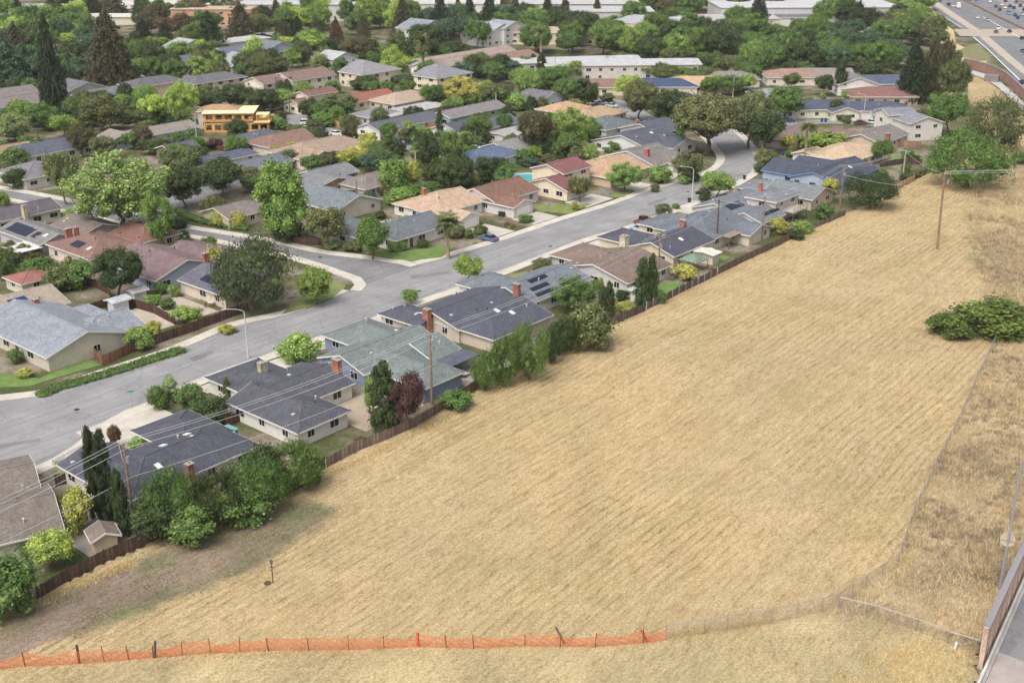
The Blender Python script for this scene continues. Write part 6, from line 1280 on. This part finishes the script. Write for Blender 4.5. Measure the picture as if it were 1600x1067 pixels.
# backyards in the middle
mids = [('shrub',590,640,245,300,'lg'),('shrub',630,660,250,298,'ye'),('round',650,690,205,280,'dk'),('round',684,725,203,268,'md'),('oak',680,742,245,305,'dk'),('shrub',640,700,285,312,'md'),('shrub',600,650,292,325,'lg'),('round',738,790,242,290,'dk'),('shrub',775,812,252,285,'md'),('shrub',560,592,300,322,'dk'),('shrub',700,740,288,308,'vd'),('shrub',745,775,265,292,'ol'),('shrub',585,620,283,305,'ol')]
for i,(k,a,b,c,d,cl) in enumerate(sorted(mids, key=lambda q: q[1]+q[2])): T(k,a,b,c,d,cl,'in the central backyard thicket, %s from the left'%ORD[i],'backyard thicket in the centre')
mid2 = [('shrub',535,585,228,262,'ye'),('shrub',500,540,236,264,'dk'),('shrub',470,505,240,268,'md'),('shrub',435,470,232,262,'ol'),('shrub',580,625,238,262,'ol'),('round',560,612,236,272,'bl')]
for i,(k,a,b,c,d,cl) in enumerate(sorted(mid2, key=lambda q: q[1]+q[2])): T(k,a,b,c,d,cl,'behind the tan roofed cream house, %s from the left'%ORD[i],'shrub row behind the tan roofed house')
T('round',532,560,178,226,'ol','thin one on the back street bend'); T('round',595,622,190,216,'md','before the slate roofed white house'); T('shrub',622,650,188,206,'lg','beside the reddish fence'); T('shrub',440,462,193,207,'md','left one on the turning circle island'); T('shrub',480,502,198,212,'ol','right one on the turning circle island'); T('shrub',412,438,178,200,'gr','beside the timber frame house drive')
T('round',352,390,186,222,'dk','right in front of the timber frame house'); T('shrub',360,392,205,226,'md','low one in front of the timber frame house'); T('shrub',322,350,215,236,'pp','by the dark red fence'); T('shrub',288,312,200,226,'md','left of the grey utility pole'); T('shrub',350,385,222,240,'lg','in the yard below the timber frame house')
T('round',808,868,165,245,'br','tall one left of the tan roofs'); T('airy',858,925,165,235,'lg','beside the tall brownish tree'); T('shrub',828,862,215,250,'dk','clipped block below the tall brownish tree'); T('shrub',862,910,205,252,'md','below the fresh green loose tree'); T('shrub',895,925,228,250,'lg','beside the dark grey long roofed house'); T('shrub',808,845,245,262,'bl','low and rounded above the pool'); T('shrub',800,830,232,255,'md','above the pool, behind'); T('shrub',842,870,240,256,'ol','behind the maroon roof')
T('oak',862,910,122,165,'md','left one of the round pair by the turning circle'); T('oak',890,938,122,165,'dk','right one of the round pair by the turning circle'); T('oak',800,848,110,160,'lg','left of the pale blue house'); T('round',958,1006,115,168,'lm','behind the left street oak')
T('oak',690,758,120,166,'ye','big one above the teal walled house'); T('oak',752,802,130,170,'ol','right of the big yellow green tree'); T('round',655,690,130,165,'md','right of the tan hipped house'); T('shrub',785,830,145,175,'lg','beside the teal walled house'); T('shrub',695,718,163,182,'pp','in front of the teal walled house'); T('cypress',683,692,170,215,'dk','thin one beside the white gable house'); T('round',730,770,175,212,'md','in front of the white gable house'); T('shrub',715,742,195,220,'dk','beside the white gable house'); T('round',775,800,175,205,'md','behind the pale gabled house'); T('shrub',748,778,248,268,'vd','below the bright blue roof'); T('shrub',780,800,255,275,'md','right below the bright blue roof')
T('tall',592,645,70,124,'lm','beside the grey roofed two storey house'); T('fanpalm',648,676,50,130,'ol','tall one at the top centre'); T('palm',828,862,36,114,'ol','very tall one left of the long white building'); T('palm',492,516,60,84,'ol','small one below the dark conifers'); T('palm',1238,1276,186,252,'ol','leaning one before the pale tan roof'); T('cypress',828,838,85,116,'vd','left one beside the very tall palm'); T('cypress',840,852,82,116,'vd','right one beside the very tall palm')
T('shrub',545,595,118,138,'dk','below the grey roofed two storey house'); hedge([(590,132),(620,131),(656,130)], 4, 3.5, 'dk', 'long dark hedge behind the tan hipped house'); T('shrub',508,535,125,148,'md','right of the cream two storey house'); T('round',500,560,146,176,'ol','in front of the red roofed cream house'); T('shrub',445,462,120,140,'pp','below the brown roofed cream gable'); T('round',485,515,83,112,'gr','in front of the small white house'); T('oak',530,595,58,100,'br','dark mass left of the lime tree'); T('oak',620,690,52,108,'dk','dark mass behind the skirted palm'); T('oak',722,770,82,122,'ol','by the white walled block'); T('oak',765,800,84,124,'dk','right of the white walled block')
T('round',300,360,140,175,'dk','left of the timber frame house'); T('oak',345,400,130,172,'dk','behind the timber frame house'); T('oak',385,442,138,182,'dk','right of the timber frame house'); T('round',310,345,130,160,'ol','above the timber frame house')
T('airy',262,315,122,195,'lm','pale tall one left of the timber frame house'); T('round',218,265,146,195,'lm','below the apartment row'); T('round',195,248,138,188,'md','left below the apartment row'); T('round',127,198,148,208,'ol','wide one with visible trunk by the left street'); T('round',100,142,150,185,'md','behind the wide olive tree'); T('round',80,126,174,215,'lg','left of the wide olive tree'); T('round',44,92,162,204,'md','third from the left edge of the left street row'); T('round',18,62,154,200,'lg','second from the left edge of the left street row'); T('airy',-8,52,176,222,'gr','at the left edge of the left street row'); T('oak',106,152,195,235,'br','dark one above the sycamore'); T('oak',140,186,213,250,'ol','just above the sycamore'); T('round',190,216,204,234,'md','left one before the pale blue house'); T('round',208,242,196,232,'br','right one before the pale blue house'); T('tall',232,250,218,244,'md','right of the pale blue house'); T('shrub',262,300,224,246,'ol','beside the low slate carport'); T('shrub',286,330,228,252,'dk','above the two street trees')
# conifers and big trees of the upper left
T('conifer',138,217,16,142,'br','giant one at the upper left'); T('conifer',64,108,22,168,'vd','dark slim one left of the giant conifer'); T('deodar',-20,58,64,138,'bl','at the left edge'); T('deodar',18,68,66,130,'bl','second from the left edge'); T('deodar',95,128,80,125,'bl','between the giant conifer and the slim one')
T('oak',214,263,65,120,'dk','below the conifers right of the giant conifer'); T('tall',376,420,55,106,'lm','bright one at the upper left car park'); T('round',96,146,45,78,'lm','between the tall conifers'); T('round',300,330,62,92,'lm','left of the flat roofed pale building'); T('oak',302,358,86,120,'ol','above the apartment block'); T('round',432,500,50,90,'lm','left one of the bright pair above the cream houses'); T('round',462,512,46,88,'lg','right one of the bright pair above the cream houses'); T('round',370,402,95,124,'md','beside the apartment block')
def row(kind, lst, where, group):
    lst = sorted(lst)
    for i,(a,b,c,d,cl) in enumerate(lst):
        same = [q for q in lst if q[4] == cl]; od = ('','') if len(same) == 1 else (ORD[same.index(lst[i])]+' ', ' from left')
        T(kind,a,b,c,d,cl,where,group,*od)
row('conifer', [(5,50,34,92,'br'),(205,248,28,84,'vd'),(244,278,32,84,'vd'),(300,358,18,88,'dk'),(352,402,2,66,'br'),(14,46,-2,34,'vd'),(64,102,-4,34,'vd'),(124,165,-10,30,'vd'),(165,205,-6,30,'br'),(205,242,-10,30,'vd')], 'in the conifer belt at the upper left', 'conifer belt at the upper left')
row('conifer', [(420,445,-2,34,'br'),(475,505,-4,40,'br'),(478,515,24,78,'br'),(512,540,26,74,'rd'),(540,562,4,42,'vd'),(556,580,22,60,'br'),(612,648,-6,56,'br'),(672,706,-10,50,'vd'),(706,726,-4,40,'vd'),(720,748,-8,46,'vd'),(746,782,-10,50,'vd'),(790,820,-4,40,'br'),(842,868,-8,38,'vd'),(868,896,-4,42,'br'),(430,455,28,60,'br'),(456,476,24,58,'vd')], 'in the dark conifer row at the top centre', 'dark conifers at the top centre')
row('conifer', [(1160,1204,-12,62,'vd'),(1330,1352,0,40,'vd'),(922,942,-6,36,'br'),(968,998,2,34,'br')], 'standing above the creek trees', 'conifers above the creek')
row('conifer', [(1396,1448,60,160,'vd'),(1432,1470,50,155,'br')], 'at the freeway end of the houses', 'conifers at the freeway end'); T('cypress',1434,1448,98,156,'vd','left one beside the freeway end conifers'); T('cypress',1446,1458,98,156,'vd','right one beside the freeway end conifers')
T('airy',1460,1488,55,120,'br','leaning one near the freeway slope'); T('oak',1462,1512,92,165,'ol','below the freeway slope'); T('round',1470,1500,82,108,'dk','at the end of the curved sound wall'); T('shrub',1490,1504,78,92,'ol','beside the weedy freeway patch'); T('oak',1326,1380,12,56,'vd','big round one inside the ramp loop'); T('oak',1150,1200,62,112,'lg','tallest of the creek belt centre')
T('tall',1302,1324,90,142,'dk','between the brown roofs by the creek'); T('round',1270,1304,115,150,'dk','before the grey brown creek roof'); T('round',1312,1334,140,160,'lg','beside the red brown hipped roof'); T('round',1294,1318,155,184,'dk','between the two court houses'); T('round',1358,1395,218,256,'md','below the tan walled house'); T('shrub',1218,1244,210,225,'ye','under the brown court roof'); T('shrub',1236,1262,208,222,'lg','right of the yellow shrub under the court roof'); T('shrub',1258,1325,205,224,'lg','row below the mauve brown roof'); T('shrub',1278,1292,145,158,'lg','small one in the court garden'); T('shrub',1255,1270,112,126,'pp','beside the pink brown house'); T('shrub',1340,1356,246,262,'ol','near the grey playhouse'); T('shrub',1360,1385,262,278,'md','behind the light tan fence')
# belts of trees further away
GR = [
((60,24,420,44),18,'tall',11,11,['dk','md','br','ol'],'before the pale upper left halls','trees before the upper left halls'),
((585,225,790,300),26,'tall',5.5,6,['md','ol','dk','lg'],'in the central tree thicket','central thicket trees'),
((420,228,600,268),14,'round',4.5,5.5,['md','ol','dk','ye'],'left of the central thicket','trees left of the central thicket'),
((0,385,150,455),9,'shrub',3.2,4.2,['md','ol','dk'],'behind the tan shingled roof','shrubs behind the tan shingled roof'),
((230,232,420,300),12,'round',5,6,['md','ol','dk'],'around the short street','trees around the short street'),
((790,165,960,262),18,'tall',5.5,6,['md','ol','dk','lg'],'above the maroon roof','trees above the maroon roof'),
((480,150,800,200),18,'airy',6,6.5,['md','ol','dk','lg'],'between the back street houses','trees between the back street houses'),
((0,140,330,215),22,'oak',6.5,7.5,['md','ol','lg','dk'],'along the upper left streets','trees along the upper left streets'),
((960,240,1120,300),6,'shrub',2.6,3.4,['md','ol','lg'],'in the front yards by the lamp','front yard shrubs by the lamp'),
((1180,225,1440,290),9,'shrub',2.6,3.6,['md','ol','dk'],'in the yards near the pale tan roof','yard shrubs near the pale tan roof'),
((1000,105,1200,140),12,'oak',7,8,['md','ol','dk'],'behind the street oak row','trees behind the street oak row'),
((1230,100,1460,140),12,'round',7,7.5,['md','ol','dk'],'between the creek house roofs','trees between the creek roofs'),
((985,44,1190,104),28,'oak',13,15,['md','lg','md','dk'],'in the creek belt at the top centre right','creek belt, centre right'),
((1195,66,1410,116),28,'oak',12,14,['md','bl','dk','md'],'in the creek belt at the top right','creek belt, right'),
((830,50,985,88),20,'oak',12,14,['md','lg','dk'],'in the creek belt above the long white building','creek belt, centre'),
((655,44,830,76),18,'round',12,14,['bl','md','bl','dk'],'in the blue green belt at the top','blue green belt'),
((430,14,650,60),24,'tall',15,14,['lg','lm','md','md'],'among the far conifers at the top','broadleaf trees among the far conifers'),
((1190,10,1330,42),18,'oak',12,14,['md','dk','ol'],'behind the ramp loop','trees behind the ramp loop'),
((1370,8,1448,52),16,'oak',9,12,['lg','md','dk'],'on the freeway slope at the top','freeway slope trees'),
((1380,40,1462,74),12,'round',10,12,['md','ol','br'],'below the freeway slope','lower freeway slope trees'),
((0,28,130,70),14,'round',13,15,['lm','md','lg'],'between the far halls at the upper left','upper left broadleaf trees'),
((230,36,420,64),16,'round',12,13,['rd','ol','md','br'],'behind the dark conifers at the upper left','rusty trees at the upper left'),
((900,-4,1180,34),22,'oak',12,15,['dk','md','br'],'between the far warehouses','trees between the warehouses'),
((400,-6,800,14),20,'oak',13,14,['dk','md','ol','br'],'along the very top edge','trees on the top edge'),
((-20,-8,400,18),18,'round',12,13,['dk','br','ol','md'],'along the top left edge','trees on the top left edge'),
((1180,98,1400,128),14,'round',6,8,['md','ol','dk'],'in the gardens by the creek houses','creek house garden trees'),
((870,106,1010,124),10,'round',7,9,['md','dk'],'before the long white building','trees before the long white building'),
((1040,126,1170,150),12,'round',6,8,['md','ol','lg'],'in the gardens behind the street oaks','garden trees behind the street oaks'),
((810,116,900,142),8,'round',7,9,['lg','md'],'left of the turning circle pair','garden trees left of the turning circle'),
((0,170,130,245),14,'shrub',3.5,5.5,['md','ol','dk'],'in the left edge gardens','left edge garden shrubs'),
((130,180,300,240),18,'shrub',3.5,5.5,['md','ol','dk'],'in the pale blue house gardens','garden shrubs by the pale blue house'),
((400,180,800,262),24,'shrub',3.2,5.5,['md','ol','dk','lg'],'scattered in the central gardens','central garden shrubs'),
((400,130,800,178),20,'round',6,7.5,['md','ol','dk','lg'],'in the upper central gardens','upper central garden trees'),
((420,84,660,128),24,'tall',9,10,['md','ol','dk','lg'],'around the cream two storey houses','trees around the cream houses'),
((660,96,820,136),14,'oak',8,10,['md','ol','dk','bl'],'around the taupe roofed blocks','trees around the taupe blocks'),
((820,130,960,190),10,'shrub',4,5.5,['md','ol','dk'],'in the gardens by the tan roofs','garden shrubs by the tan roofs'),
((130,330,330,440),12,'shrub',2.8,4,['md','ol','dk'],'in the brown roofed house yards','yard shrubs of the brown roofed houses'),
((470,270,760,380),16,'shrub',2.4,3.4,['md','ol','dk','lg'],'in the yards behind the corner house','yard shrubs behind the corner house'),
((180,84,420,140),28,'oak',10,11,['md','ol','dk','lg'],'between the apartments','trees between the apartments'),
((-10,66,150,135),14,'round',11,12,['md','dk','bl'],'behind the left edge conifers','trees behind the left edge conifers'),
((1200,130,1460,200),12,'shrub',3,4.5,['md','ol','lg'],'in the court gardens','court garden shrubs'),
]
for i_, (bx_, n_, k_, h_, w_, c_, wh_, gp_) in enumerate(GR): grove(bx_, n_, k_, h_, w_, c_, wh_, 11+i_, gp_)

# ================================================================ the air
hz = MB().box(-1350,1350,-150,2550,-1,82).mesh('haze', None); hm = bpy.data.materials.new('haze'); hm.use_nodes = True; hn = hm.node_tree; hn.nodes.clear()
ho = hn.nodes.new('ShaderNodeOutputMaterial'); hv = hn.nodes.new('ShaderNodeVolumePrincipled'); hv.inputs['Density'].default_value = .00008; hv.inputs['Color'].default_value = (.92,.94,.97,1); hn.links.new(hv.outputs[0], ho.inputs['Volume']); hz.materials.append(hm)
o = link('haze', hz); tag(o, 'thin pale haze in the air over the whole place', 'haze', kind='stuff')
